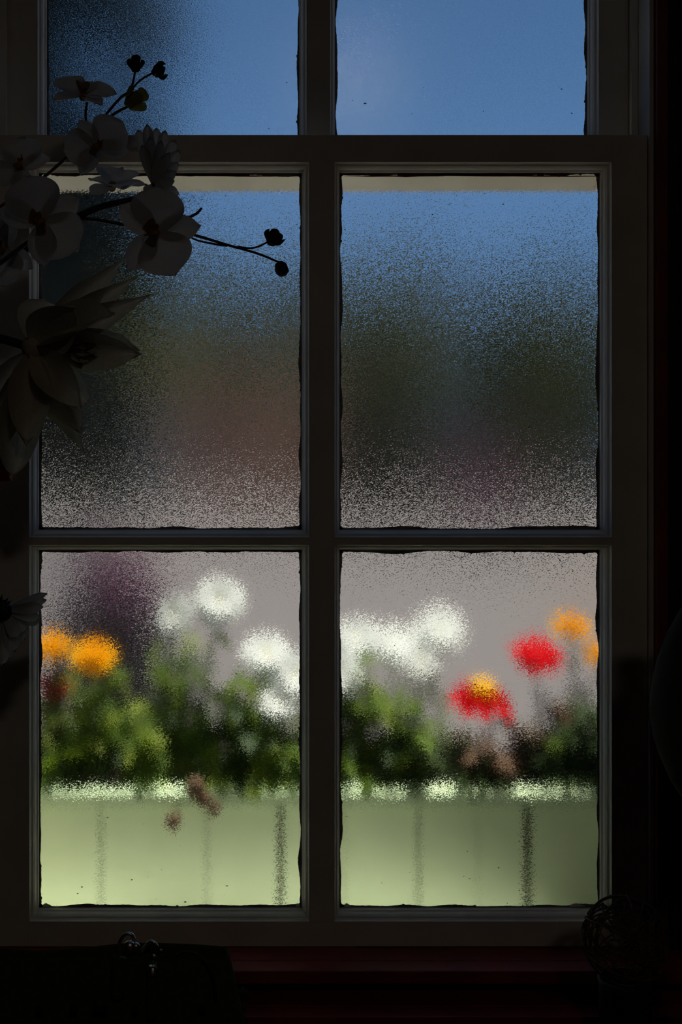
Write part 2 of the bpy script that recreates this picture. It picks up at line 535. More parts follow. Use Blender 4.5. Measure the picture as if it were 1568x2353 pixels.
def sash(parent, rects, outer, yf, ythick, splay, seed):
    """rects: pane openings at the face; outer: x0,x1,z0,z1"""
    ox0, ox1, oz0, oz1 = outer
    xs = sorted({r[0] for r in rects} | {r[1] for r in rects})
    zs = sorted({r[2] for r in rects} | {r[3] for r in rects})
    y1 = yf + ythick
    MB().box(ox0, xs[0], yf, y1, oz0, oz1).build('stile', M['paint'], parent, bevel=0.0007)
    MB().box(xs[-1], ox1, yf, y1, oz0, oz1).build('stile', M['paint'], parent, bevel=0.0007)
    if splay:
        vs = []
        for x in (xs[0], xs[-1]):
            vs += [(x, yf + 0.0002, oz0 + splay), (x, y1, oz0), (x, y1, zs[0]), (x, yf + 0.0002, zs[0])]
        MB().add(vs, [[0, 1, 2, 3], [7, 6, 5, 4], [0, 4, 5, 1], [1, 5, 6, 2], [2, 6, 7, 3], [3, 7, 4, 0]]).build('rail', M['paint'], parent)
    else:
        MB().box(xs[0], xs[-1], yf + 0.0002, y1, oz0, zs[0]).build('rail', M['paint'], parent, bevel=0.0005)
    MB().box(xs[0], xs[-1], yf + 0.0002, y1, zs[-1], oz1).build('rail', M['paint'], parent, bevel=0.0005)
    MB().box(xs[1], xs[2], yf, y1, zs[0], zs[-1]).build('mullion', M['paint'], parent, bevel=0.0005)
    if len(zs) > 2:
        for (xa, xb) in ((xs[0], xs[1]), (xs[2], xs[3])):
            MB().box(xa, xb, yf + 0.0003, y1, zs[1], zs[2]).build('muntin', M['paint'], parent, bevel=0.0005)
    for i, r in enumerate(rects):
        for s in range(4):
            vs, fs = bead_strip(r, yf, PROF, s)
            MB().add(vs, fs).build('glazing_bead', M['paint'], parent)
        u = 0.0078
        x0, x1, z0, z1 = r[0] + 0.001, r[1] - 0.001, r[2] + 0.001, r[3] - 0.001
        vs = [(x, y, z) for z in (z0, z1) for y in (yf + 0.025, yf + 0.0285) for x in (x0, x1)]
        fs = [[0, 1, 5, 4], [0, 2, 3, 1], [4, 5, 7, 6], [2, 6, 7, 3], [0, 4, 6, 2], [1, 3, 7, 5]]
        me = mesh('glass_pane', vs, fs)
        me.materials.append(M['glass'])
        me.materials.append(M['clear'])
        for k, p in enumerate(me.polygons):
            p.material_index = 0 if k == 0 else 1
        pane = obj('glass_pane', me, None, parent)
        gr = (r[0] + 0.0084, r[1] - 0.0084, r[2] + 0.0084, r[3] - 0.0084)
        pb = MB()
        for s in range(4):
            vs, fs = ragged_edge(gr, yf + 0.0249, s, seed * 10 + i * 4 + s + 1)
            pb.add(vs, fs)
        o = pb.build('putty_line', M['paint_dark'], pane)
        # fine paint specks on the pane
        rnd = random.Random(seed + i * 5)
        sb = MB()
        for k in range(54):
            px = gr[0] + (gr[1] - gr[0]) * rnd.random()
            pz = gr[2] + (gr[3] - gr[2]) * (rnd.random() ** (2.2 if i in (2, 3) else 1.0))
            rr = 0.0002 + 0.0006 * rnd.random() ** 3
            c = Vector((px, yf + 0.0246, pz))
            rot = rnd.random() * 3
            el = 1 + 1.5 * rnd.random()
            vs = [c + Vector((math.cos(2 * math.pi * q / 7 + rot) * rr * el * (0.7 + 0.5 * rnd.random()), 0, math.sin(2 * math.pi * q / 7 + rot) * rr)) for q in range(7)]
            vs.append(c + Vector((0, -0.0003, 0)))
            sb.add(vs, [[q, (q + 1) % 7, 7] for q in range(7)])
        sb.build('paint_specks', M['paint_dark'], pane, kind='stuff')
        if seed == 2 and i in (2, 3):
            fl = MB()
            for (fx, fz, ln) in (((0.004, 0.001, 0.007), (0.3, 0.001, 0.004)) if i == 2 else ((0.27, 0.001, 0.012), (0.006, 0.001, 0.005))):
                cx_, cz_ = gr[0] + fx, gr[2] + fz
                pts = [(cx_, cz_), (cx_ + ln, cz_), (cx_ + ln * 1.5, cz_ + 0.001), (cx_ + ln * 0.6, cz_ + 0.0042), (cx_ + ln * 0.15, cz_ + 0.003)]
                n0 = len(pts)
                vs = [(p[0], yf + 0.0245, p[1]) for p in pts] + [(p[0], yf + 0.0235, p[1]) for p in pts]
                fl.add(vs, [list(range(n0)), list(range(n0, 2 * n0))] + [[q, (q + 1) % n0, (q + 1) % n0 + n0, q + n0] for q in range(n0)])
            fl.build('paint_flake', M['paint'], pane)
        if seed == 2:
            g0, g1 = gr[0], gr[1]
            if i == 0:
                smear(gr, yf + 0.0245, g0 + 0.12, g1, 0.004, 3).build('red_smear', M['red_smear'], pane)
            if i in (0, 1):
                rq = random.Random(40 + i)
                bl_ = MB()
                for k in range(9):
                    xq = g0 + 0.01 + (g1 - g0 - 0.03) * rq.random()
                    wq, hq, zq = 0.004 + 0.012 * rq.random(), 0.0012 + 0.0012 * rq.random(), gr[3] - 0.0012 - 0.0012 * rq.random()
                    nn_ = 12
                    ps = [(xq + wq * math.cos(a_ * 6.283 / nn_) * rq.uniform(0.8, 1.1), zq + hq * math.sin(a_ * 6.283 / nn_) * rq.uniform(0.6, 1.2)) for a_ in range(nn_)]
                    vs = [(p[0], yf + 0.0246, p[1]) for p in ps] + [(p[0], yf + 0.0243, p[1]) for p in ps]
                    bl_.add(vs, [list(range(nn_)), list(range(nn_, 2 * nn_))] + [[q, (q + 1) % nn_, (q + 1) % nn_ + nn_, q + nn_] for q in range(nn_)])
                bl_.build('paint_daub', M['red_smear'], pane)
            if i == 1:
                smear(gr, yf + 0.0245, g0 + 0.0, g1, 0.003, 5).build('red_smear', M['red_smear'], pane)
            if i == 2:
                smear(gr, yf + 0.0245, g0 + 0.19, g1 - 0.01, 0.0018, 6).build('red_smear', M['red_smear'], pane)


def fr(px):
    return (px - CX) * 0.0005


def fz(py):
    return CAM_Z - (py - CY) * 0.0005


R2 = [(fr(65), fr(713), fz(1237), fz(370)), (fr(767), fr(1409), fz(1237), fz(370)),
      (fr(65), fr(713), fz(2120), fz(1250)), (fr(767), fr(1409), fz(2120), fz(1250))]
sash(win2, R2, (XL + 0.001, XR - 0.001, ZB, fz(310)), 0.0, 0.035, None, 2)
# upper sash stands 45 mm further out
k1 = 1.445 / FPX
ux = lambda px: (px - CX) * k1
uz = lambda py: CAM_Z - (py - CY) * k1
UB = uz(330)
R1 = [(ux(84), ux(707), UB, UB + 0.43), (ux(757), ux(1379), UB, UB + 0.43),
      (ux(84), ux(707), UB + 0.436, ZT - 0.05), (ux(757), ux(1379), UB + 0.436, ZT - 0.05)]
sash(win1, R1, (XL + 0.001, XR - 0.001, CAM_Z + (CY - 441) / FPX * 1.48, ZT - 0.001), 0.045, 0.035, 0.014, 1)

# stool and lower shelf, dark red
st = D.objects.new('trim_4', None); COL.objects.link(st)
structure(st, 'dark red window stool and narrow shelf under the sash')
zs_ = ZB
MB().box(XL - 0.09, XR + 0.09, -0.034, 0.034, zs_ - 0.016, zs_ - 0.0015).build('stool_board', M['red'], st, bevel=0.0012)
MB().box(XL - 0.10, XR + 0.10, -0.063, -0.0355, zs_ - 0.016, zs_ - 0.0015).build('stool_board', M['red'], st, bevel=0.0015)
MB().box(XL - 0.10, XR + 0.10, -0.071, -0.0, zs_ - 0.056, zs_ - 0.036).build('shelf_board', M['red'], st, bevel=0.0012)
MB().box(XL - 0.10, XR + 0.10, -0.097, -0.0722, zs_ - 0.056, zs_ - 0.036).build('shelf_board', M['red'], st, bevel=0.0015)
MB().box(XL - 0.08, XR + 0.08, -0.012, -0.0005, zs_ - 0.0362, zs_ - 0.0155).build('apron', M['red'], st)

# ------------------------------------------------------------------ table in front of the window
TZ = CAM_Z - 0.75
tb = thing('side_table', 'dark wooden table under the window carrying the green bag', 'table', (0, -0.45, 0))
tbi = lambda b, n, m, **k: b.build(n, m, tb, **k)
tbi(MB().box(-0.85, 0.75, -0.34, 0.34, TZ - 0.03, TZ), 'tabletop', M['wood'], bevel=0.003)
for sx in (-0.80, 0.70):
    for sy in (-0.30, 0.30):
        tbi(MB().box(sx - 0.025, sx + 0.025, sy - 0.025, sy + 0.025, 0, TZ - 0.03), 'leg', M['wood'], bevel=0.002)


# ================================================================== petals, leaves, flowers
def petal_mesh(kind='round', nu=7, nv=6, cup=0.15, curl=0.1, wave=0.0, width=0.8, seed=0):
    """unit petal: grows along +Y from the origin, face towards +Z"""
    vs, fs = [], []
    for i in range(nu + 1):
        t = i / nu
        t = 1 - (1 - t) ** 1.6

        def cap_(p):
            return math.sqrt(max(0.0, 1 - ((t - p) / (1 - p)) ** 2))
        if kind == 'round':
            w = cap_(0.56) if t > 0.56 else 0.22 + 0.78 * math.sin(math.pi / 2 * t / 0.56)
        elif kind == 'oval':
            w = cap_(0.52) ** 1.1 if t > 0.52 else 0.20 + 0.80 * math.sin(math.pi / 2 * t / 0.52)
        elif kind == 'point':
            w = (math.sin(math.pi * (0.08 + 0.90 * t ** 0.85)) ** 1.15)
        elif kind == 'strap':
            w = cap_(0.78) if t > 0.78 else 0.30 + 0.70 * math.sin(math.pi / 2 * t / 0.78)
        else:
            w = math.sin(math.pi * (0.05 + 0.9 * t))
        w = max(w, 0.03) * width / 2
        for j in range(nv + 1):
            s = -1 + 2 * j / nv
            x = s * w
            z = cup * (s * s) * w * 2 + curl * math.sin(t * math.pi * 0.5) * t - 0.5 * curl * t
            z += wave * noise.noise(Vector((t * 3.1 + seed, s * 2.0, seed))) * t
            y = t * (1 - 0.06 * s * s)
            vs.append((x, y, z))
    for i in range(nu):
        for j in range(nv):
            a = i * (nv + 1) + j
            fs.append([a, a + 1, a + nv + 2, a + nv + 1])
    return mesh('petal', vs, fs, True)


P_round = [petal_mesh('round', nu=11, nv=8, cup=0.12, curl=-0.12, wave=0.12, width=1.15, seed=s) for s in range(3)]
P_sepal = [petal_mesh('oval', nu=11, nv=8, cup=0.15, curl=-0.10, wave=0.08, width=0.62, seed=s) for s in range(3)]
P_point = [petal_mesh('point', nu=9, cup=0.35, curl=0.12, wave=0.05, width=0.42, seed=s) for s in range(3)]
P_broad = [petal_mesh('oval', nu=11, nv=8, cup=0.4, curl=0.1, wave=0.04, width=0.50, seed=s) for s in range(3)]
P_strap = [petal_mesh('strap', nu=9, nv=4, cup=0.3, curl=0.12, wave=0.05, width=0.26, seed=s) for s in range(3)]
P_lip = petal_mesh('oval', nu=8, cup=0.45, curl=0.35, width=0.85)
P_daisy = petal_mesh('strap', nu=4, nv=2, cup=0.2, curl=-0.12, width=0.30)
P_mari = petal_mesh('strap', nu=4, nv=3, cup=0.2, curl=0.25, width=0.46)
P_gaz = petal_mesh('oval', nu=4, nv=3, cup=0.2, curl=-0.15, width=0.40)
L_leaf = [petal_mesh('point', nu=4, nv=2, cup=0.5, curl=-0.35, width=0.42, seed=s) for s in range(2)]
L_broad = petal_mesh('oval', nu=4, nv=2, cup=0.4, curl=-0.3, width=0.62)
MCACHE = {}


def with_mat(me, m):
    k = (me.name, m.name)
    if k not in MCACHE:
        c = me.copy()
        c.materials.clear()
        c.materials.append(m)
        MCACHE[k] = c
    return MCACHE[k]


def inv(o):
    m = o.matrix_basis
    p = o.parent
    while p is not None:
        m = p.matrix_basis @ m
        p = p.parent
    return m.inverted()


def put(name, me, m, parent, world_m):
    return obj(name, with_mat(me, m), None, parent, inv(parent) @ world_m)


CAMP = Vector((0, CAM_Y, CAM_Z))


def petal_bt(parent, me, m, a, b, width, face=None, name='petal', depthtilt=0):
    """petal from world point a to world point b, its face towards `face`"""
    a, b = Vector(a), Vector(b)
    y = b - a
    L = y.length
    f = Vector(face) if face is not None else (CAMP - a)
    f = f - y.normalized() * f.dot(y.normalized())
    mt = basis(a, f, y, (width, L, L))
    return put(name, me, m, parent, mt)


def orchid_flower(parent, px, py, y, size, roll, face=(0, -1, 0.1), seed=0, lip=True, pet=M['orchid']):
    """moth-orchid flower; roll = direction (degrees, ccw from +x in the picture) of the dorsal sepal"""
    rnd = random.Random(seed)
    c = W(px, py, y)
    f = Vector(face).normalized()
    up = Vector((math.cos(math.radians(roll)), 0, math.sin(math.radians(roll))))
    fm = basis(c, f, up)
    # hub = the waxy column
    fl = obj('flower', with_mat(HUB, M['lip']), None, parent, inv(parent) @ fm @ Matrix.Scale(size * 0.9, 4))
    for k, (ang, me, s, tilt, off) in enumerate(((0, P_sepal[0], 0.92, 0.06, 0.0), (128, P_sepal[1], 0.92, 0.04, 0.0), (-128, P_sepal[2], 0.92, 0.08, 0.0),
                                                 (74, P_round[0], 1.0, 0.16, 0.05), (-74, P_round[1], 1.0, 0.20, 0.05))):
        a = math.radians(ang + rnd.uniform(-6, 6))
        lm = fm @ Matrix.Translation((0, 0, off * size)) @ Matrix.Rotation(a, 4, 'Z') @ Matrix.Rotation(tilt + rnd.uniform(-0.08, 0.12), 4, 'X') @ Matrix.Scale(size * s * rnd.uniform(0.95, 1.05), 4)
        put('sepal' if k < 3 else 'petal', me, pet, fl, lm)
    if lip:
        for a, s in ((180, 0.5), (140, 0.33), (-140, 0.33)):
            lm = fm @ Matrix.Translation((0, 0, 0.08 * size)) @ Matrix.Rotation(math.radians(a), 4, 'Z') @ Matrix.Rotation(0.9, 4, 'X') @ Matrix.Scale(size * s, 4)
            put('lip', P_lip, M['lip'], fl, lm)
    return fl


HUB = blob((0.11, 0.13, 0.16), 2, 0.3, 3, 1)
BUD = blob((0.8, 0.8, 1.0), 3, 0.28, 1.8, 4)


def stem(parent, pts, r0, r1, m=None, name='stem'):
    p = smooth_path(pts, 6)
    o = parent.matrix_basis.inverted()
    p = [o @ q for q in p]
    return MB().tube(p, taper(len(p), r0, r1), 8).build(name, m or M['stem_in'], parent, smooth=True)


def bud(parent, px, py, y, r, m, d=(0, 0, 1), tips=True):
    c = W(px, py, y)
    mt = basis(c, d, (1, 0, 0.2), r)
    o = put('bud', BUD, m, parent, mt)
    if tips:
        for k in range(3):
            a = k * 2.1
            side = mt.to_3x3() @ Vector((math.cos(a) * 0.75, math.sin(a) * 0.75, -0.3))
            tip = mt.to_3x3() @ Vector((math.cos(a + 0.3) * 0.75, math.sin(a + 0.3) * 0.75, 1.15))
            petal_bt(o, P_broad[0], m, c + side, c + tip, r * 2.6, side, 'sepal')
    return o


# ------------------------------------------------------------------ vase at the left, outside the picture, holding the stems
VB = Vector((-0.42, -0.20, TZ))
vz = thing('tall_vase', 'tall dark vase left of the window holding white artificial flowers', 'vase', VB)
vs, fs = lathe([(0.045, 0), (0.055, 0.01), (0.062, 0.15), (0.052, 0.33), (0.038, 0.40), (0.045, 0.42), (0.040, 0.42), (0.033, 0.40), (0.045, 0.30), (0.05, 0.05)], 28)
MB().add(vs, fs).build('vase_body', M['pot'], vz, smooth=True)
MOUTH = VB + Vector((0, 0, 0.41))


def mouth(dx=0, dy=0, dz=-0.2):
    return MOUTH + Vector((dx, dy, dz))


# spray 1 (upper): flowers near the upper rail with three buds
s1 = thing('orchid_spray', 'white moth orchid spray reaching highest, its buds against the blue sky', 'flower', VB, 'artificial flowers at the left of the window')
ya = -0.13
stem(s1, [mouth(0.01, 0.0), mouth(0.01, 0, 0.0), W(-170, 800, ya - 0.06), W(-40, 520, ya), W(110, 400, ya + 0.01), W(195, 320, ya + 0.015), W(270, 232, ya + 0.015), W(300, 205, ya + 0.015), W(312, 160, ya)], 0.0024, 0.0011)
stem(s1, [W(210, 305, ya + 0.02), W(262, 262, ya + 0.02), W(305, 240, ya + 0.01)], 0.0017, 0.0014)
stem(s1, [W(300, 208, ya + 0.015), W(322, 185, ya + 0.01), W(350, 168, ya)], 0.0011, 0.0011)
stem(s1, [W(205, 305, ya + 0.02), W(197, 270, ya + 0.02), W(200, 235, ya + 0.01)], 0.0014, 0.0014)
bud(s1, 312, 150, ya, 0.0078, M['bud_dark'], (0.05, 0.2, 1))
bud(s1, 364, 163, ya, 0.0078, M['bud_dark'], (1, 0.1, 0.3))
bud(s1, 308, 231, ya, 0.0118, M['bud_green'], (0.6, -0.6, 0.3))
orchid_flower(s1, 190, 222, ya, 0.036, 80, face=(0.1, -0.62, 0.75), seed=1)
orchid_flower(s1, 222, 338, ya - 0.01, 0.037, 118, face=(0.12, -1, 0.05), seed=2)
orchid_flower(s1, 258, 428, ya + 0.005, 0.042, 10, face=(0.1, -0.5, 0.85), seed=8, lip=False)
orchid_flower(s1, 48, 390, ya + 0.01, 0.038, 150, face=(-0.1, -0.9, 0.45), seed=3)

# spray 2 (middle): two large open flowers, tendril and a pair of buds at the end
s2 = thing('orchid_spray', 'white moth orchid spray with long arching stem ending in two dark buds', 'flower', VB, 'artificial flowers at the left of the window')
yb = -0.17
stem(s2, [mouth(0, 0.01), mouth(0, 0.01, 0), W(-200, 780, yb - 0.03), W(-60, 645, yb), W(0, 605, yb), W(60, 560, yb + 0.02), W(130, 515, yb + 0.03), W(200, 503, yb + 0.03), W(290, 517, yb + 0.03),
          W(400, 530, yb + 0.02), W(450, 541, yb + 0.01), W(520, 562, yb), W(590, 582, yb), W(640, 602, yb)], 0.0030, 0.0011)
stem(s2, [W(545, 567, yb), W(580, 570, yb), W(608, 560, yb), W(625, 548, yb)], 0.0011, 0.0010)
stem(s2, [W(425, 534, yb + 0.01), W(450, 551, yb + 0.01), W(500, 562, yb), W(522, 564, yb)], 0.0008, 0.0014, name='leaf_sheath')
stem(s2, [W(395, 508, yb + 0.02), W(425, 502, yb + 0.01), W(450, 492, yb), W(464, 478, yb)], 0.0016, 0.0013, name='tendril')
o = bud(s2, 627, 548, yb, 0.0080, M['bud_dark'], (0.3, 0.1, 0.9))
petal_bt(o, P_point[0], M['bud_dark'], W(632, 563, yb), W(658, 549, yb - 0.002), 0.012, name='sepal')
bud(s2, 648, 618, yb, 0.0082, M['bud_dark'], (0.6, 0.0, -0.8), tips=False)
orchid_flower(s2, 95, 512, yb - 0.01, 0.050, 38, face=(0.05, -1, 0.08), seed=4)
orchid_flower(s2, 358, 538, yb - 0.01, 0.049, 8, face=(0.0, -1, 0.1), seed=5)
orchid_flower(s2, 12, 575, yb + 0.03, 0.040, 200, face=(-0.3, -1, 0.1), seed=6)


def multi_petals(parent, hub_px, y, lst, m, meshes, hubr, hubm, name='flower', wmul=1.0):
    c = W(hub_px[0], hub_px[1], y)
    fl = put(name, HUB, hubm, parent, basis(c, (0, -1, 0), (0, 0, 1), hubr))
    for k, it in enumerate(lst):
        tx, ty, dy, w = it[:4]
        kind = meshes[k % len(meshes)] if len(it) < 5 or it[4] is None else it[4]
        fc = it[5] if len(it) > 5 else None
        b0 = W(hub_px[0], hub_px[1], y)
        tip = W(tx, ty, y + dy)
        st_ = b0 + (tip - b0) * 0.05
        petal_bt(fl, kind, m, st_, tip, w * wmul, fc)
    return fl


# daisy seen from the side, above the middle of the arrangement
d1 = thing('artificial_daisy', 'white many-petalled daisy in side view just under the meeting rail', 'flower', VB, 'artificial flowers at the left of the window')
stem(d1, [mouth(-0.01, 0), mouth(-0.01, 0, 0), W(-180, 880, yb), W(0, 640, yb + 0.05), W(100, 540, yb + 0.04), W(190, 493, yb + 0.03), W(245, 472, yb + 0.02), W(310, 458, yb + 0.02), W(350, 440, yb + 0.01)], 0.0042, 0.0036)
lst = []
for k, (tx, ty, dy) in enumerate([(318, 300, 0.02), (338, 286, 0.01), (360, 296, 0.02), (380, 300, 0.01), (402, 322, 0.01), (414, 345, 0.0), (412, 372, -0.01), (409, 392, -0.02), (345, 310, -0.02),
                                  (372, 318, -0.03), (392, 345, -0.03), (326, 330, -0.02), (405, 415, -0.02), (414, 446, -0.01), (330, 450, -0.02), (410, 460, 0.01)]):
    lst.append((tx, ty, dy, 0.038))
multi_petals(d1, (352, 425), yb + 0.01, lst, M['orchid'], P_strap, 0.022, M['stem_in'], wmul=1.15)

# large cream lily-like flower, mid left
l1 = thing('artificial_lily', 'large cream lily-like flower with pointed petals, left of the middle pane', 'flower', VB, 'artificial flowers at the left of the window')
yc = -0.19
stem(l1, [mouth(0, -0.01), mouth(0, -0.01, 0), W(-240, 1050, yc), W(-150, 850, yc), W(-60, 775, yc), W(0, 778, yc), W(60, 795, yc)], 0.0048, 0.0046)
multi_petals(l1, (75, 800), yc, [
    (288, 592, 0.03, 0.075, P_point[0]), (318, 632, 0.02, 0.070, P_point[1]), (353, 674, 0.01, 0.072, P_point[2]),
    (330, 815, -0.02, 0.075, P_broad[1]), (322, 806, 0.02, 0.085, P_broad[2]),
    (272, 728, -0.05, 0.085, P_broad[0], (0.2, -0.8, 0.6)), (180, 700, -0.05, 0.10, P_broad[1]),
    (192, 948, -0.05, 0.075, P_broad[2]), (205, 930, 0.02, 0.06, P_broad[0]),
    (196, 1045, 0.01, 0.085, P_point[0]), (25, 1105, 0.0, 0.085, P_broad[1]), (60, 1030, -0.04, 0.085, P_broad[0]),
    (-25, 1060, 0.01, 0.06, P_broad[2]), (-70, 980, 0.0, 0.07, P_point[1]), (190, 1000, -0.01, 0.07, P_broad[0]),
    (100, 690, 0.03, 0.09, P_broad[1])],
    M['lily'], P_point, 0.10, M['lily'])
fl = put('flower', HUB, M['stamen'], l1, basis(W(170, 800, yc - 0.02), (0.7, -1, 0), (0, 0, 1), 0.035))
for k, (tx, ty) in enumerate([(232, 800), (222, 822), (205, 832), (225, 790), (212, 806), (190, 850), (150, 815)]):
    petal_bt(fl, P_broad[k % 3], M['lily'] if k % 2 == 0 else M['stamen'], W(158, 803, yc - 0.02), W(tx, ty, yc - 0.028), 0.028 if k % 2 == 0 else 0.014, name='stamen')

# daisy at the lower left edge
d2 = thing('artificial_daisy', 'drooping white daisy at the far left edge beside the lower sash', 'flower', VB, 'artificial flowers at the left of the window')
yd = -0.16
stem(d2, [mouth(0.01, -0.01), mouth(0.01, -0.01, 0), W(-150, 1370, yd), W(-70, 1330, yd), W(-10, 1385, yd)], 0.0022, 0.0022)
lst = [(112, 1362, 0.0, 0.020), (109, 1378, 0.01, 0.022), (104, 1394, -0.01, 0.028), (94, 1420, 0.0, 0.030), (62, 1448, 0.01, 0.032), (42, 1468, -0.01, 0.034), (33, 1500, 0.0, 0.034),
       (4, 1532, 0.0, 0.034), (-30, 1530, 0.0, 0.034), (-70, 1500, 0, 0.03), (92, 1428, 0.02, 0.035), (55, 1470, 0.02, 0.035), (15, 1515, 0.02, 0.035), (-90, 1450, 0, 0.03)]
multi_petals(d2, (8, 1402), yd, lst, M['orchid'], P_strap, 0.09, M['stem_in'], wmul=1.6)
for k, (tx, ty) in enumerate([(22, 1370), (30, 1378), (6, 1362), (28, 1392), (18, 1420)]):
    petal_bt(d2, P_point[0], M['stem_in'], W(-4, 1402, yd), W(tx, ty, yd - 0.006), 0.012, name='calyx')

# deep red flower peeping out at the left edge
r1 = thing('artificial_red_flower', 'deep red flower peeping out behind the cream lily at the left edge', 'flower', VB, 'artificial flowers at the left of the window')
stem(r1, [mouth(0.012, 0.012), mouth(0.012, 0.012, 0), W(-190, 1300, yc + 0.05), W(-120, 1120, yc + 0.05), W(-60, 1050, yc + 0.05)], 0.002, 0.002)
multi_petals(r1, (-50, 1045), yc + 0.05, [(22, 968, 0, 0.03, P_broad[0]), (26, 1092, 0, 0.04, P_broad[1]), (24, 1105, 0.01, 0.04, P_broad[2]), (-10, 1130, 0, 0.05, P_broad[0]), (5, 1010, 0, 0.04, P_broad[1]),
                                          (-120, 1040, 0, 0.04, P_broad[2]), (-100, 980, 0, 0.04, P_broad[0]), (-95, 1110, 0, 0.04, P_broad[1])], M['redpetal_in'], P_broad, 0.1, M['redpetal_in'])

# ------------------------------------------------------------------ green felt bag
BY = -0.22
bg_ = thing('felt_bag', 'dark green felt bag with open top and metal clasps below the left pane', 'bag', (0, BY, TZ))
NP = 48


def bag_ring(sz, widen, inset, ztop, zvar):
    xr = W(527, 2180, BY).x
    xl = W(-150, 2200, BY).x
    pts = []
    cx_, hx = (xl + xr) / 2, (xr - xl) / 2
    for k in range(NP):
        a = 2 * math.pi * k / NP
        ca, sa = math.cos(a), math.sin(a)
        x = math.copysign(abs(ca) ** 0.75, ca) * (hx + widen - inset)
        u = (ca + 1) / 2                                   # 0 left .. 1 right
        halft = 0.007 + 0.016 * max(0, min(1, (u - 0.52) / 0.32)) + widen * 0.9
        yy = math.copysign(abs(sa) ** 0.7, sa) * max(0.0015, halft - inset)
        z = ztop + (zvar * (0.0025 * math.sin(x * 40) + 0.003 * (u - 0.5)) if zvar else 0)
        if zvar and sa > 0:
            z += 0.002
        pts.append(Vector((cx_ + x, yy, z)))
    return pts


rings = []
ztop = W(400, 2193, BY).z - TZ
for i in range(9):
    t = i / 8
    rings.append(bag_ring(0, 0.045 * (1 - t) ** 0.8 * min(1, 0.2 + 3 * t) , 0, ztop * t if i else 0.0, 1 if i == 8 else 0))
rings.append(bag_ring(0, 0, 0.002, ztop + 0.0025, 1))
rings.append(bag_ring(0, 0, 0.0035, ztop, 1))
rings.append(bag_ring(0, 0.0, 0.0045, ztop - 0.06, 0))
rings.append(bag_ring(0, 0.01, 0.008, 0.01, 0))
vs = [p for r in rings for p in r]
fs = []
for i in range(len(rings) - 1):
    for k in range(NP):
        k2 = (k + 1) % NP
        fs.append([i * NP + k, i * NP + k2, (i + 1) * NP + k2, (i + 1) * NP + k])
fs.append(list(range(NP))[::-1])
fs.append([(len(rings) - 1) * NP + k for k in range(NP)])
MB().add(vs, fs).build('bag_body', M['bag'], bg_, smooth=True)
BF = BY - 0.020


def bl(px, py, y=BF):
    return W(px, py, y) - Vector((0, BY, TZ))


def btube(name, pts, r, m, n=5):
    p = smooth_path([bl(*q) for q in pts], n)
    return MB().tube(p, r, 8).build(name, m, bg_, smooth=True)


btube('ring', [(272, 2205, BF), (274, 2170, BF), (285, 2150, BF), (300, 2146, BF), (308, 2158, BF), (307, 2185, BF)], 0.0018, M['metal'])
btube('strap', [(270, 2290, BF - 0.004), (272, 2230, BF - 0.003), (275, 2200, BF - 0.001)], 0.007, M['bag'])
btube('ring', [(322, 2190, BF), (335, 2172, BF), (348, 2163, BF), (360, 2172, BF), (364, 2186, BF + 0.01)], 0.0015, M['metal'])
for (px, py, r) in ((298, 2176, 0.0062), (312, 2176, 0.0045), (354, 2198, 0.0021)):
    put('rivet', blob((1, 0.7, 1), 2), M['metal'], bg_, Matrix.Translation(W(px, py, BF - 0.004)) @ Matrix.Scale(r, 4))
btube('clasp', [(357, 2228, BF - 0.006), (364, 2208, BF - 0.008), (371, 2190, BF - 0.008), (369, 2183, BF - 0.008), (364, 2196, BF - 0.006), (356, 2222, BF - 0.004)], 0.0011, M['metal'])
btube('clasp_pin', [(349, 2224, BF - 0.007), (353, 2208, BF - 0.007)], 0.0006, M['metal'])
cb_ = MB()
vs, fs = lathe([(0.0055, 0), (0.0058, 0.002), (0.0050, 0.004), (0.0044, 0.0075), (0.003, 0.009)], 16)
cb_.add([Vector(v) + bl(351, 2240, BF - 0.007) for v in vs], fs)
cb_.build('clasp_cup', M['metal'], bg_, smooth=True)
btube('strap', [(349, 2340, BF - 0.010), (350, 2290, BF - 0.009), (351, 2246, BF - 0.007)], 0.0055, M['bag'])
btube('cord', [(405, 2196, BF - 0.002), (430, 2187, BF - 0.004), (460, 2198, BF - 0.006), (482, 2225, BF - 0.008), (493, 2255, BF - 0.010), (497, 2300, BF - 0.012)], 0.0011, M['cord'])
for (px, py) in ((90, 2320), (170, 2318), (222, 2320), (240, 2320), (312, 2320), (466, 2320)):
    put('stud', blob((1, 0.5, 1), 2), M['ceramic'], bg_, Matrix.Translation(W(px, py, BF - 0.016)) @ Matrix.Scale(0.004, 4))
bb = thing('bead_string', 'short string of dark beads hanging beside the green bag', 'beads', W(553, 2353, BY + 0.02) * 1)
bb.location.z = TZ
for (px, py, r) in ((559, 2283, 0.0062), (552, 2316, 0.0066), (556, 2345, 0.006), (552, 2375, 0.006), (556, 2404, 0.006), (552, 2434, 0.006), (556, 2464, 0.006), (552, 2494, 0.006), (556, 2524, 0.006), (552, 2554, 0.006), (556, 2584, 0.006), (552, 2614, 0.006), (556, 2644, 0.006), (552, 2668, 0.006), (554, 2690, 0.006), (554, 2708, 0.006)):
    p = W(px, py, BY + 0.02)
    if p.z - r * 0.8 < TZ:
        continue
    put('bead', blob((1, 1, 0.8), 2), M['bag'], bb, Matrix.Translation(p) @ Matrix.Scale(r, 4))
MB().tube([W(558, 2270, BY + 0.02) - bb.location, Vector((0, 0, 0.0))], 0.0012, 6).build('thread', M['cord'], bb)

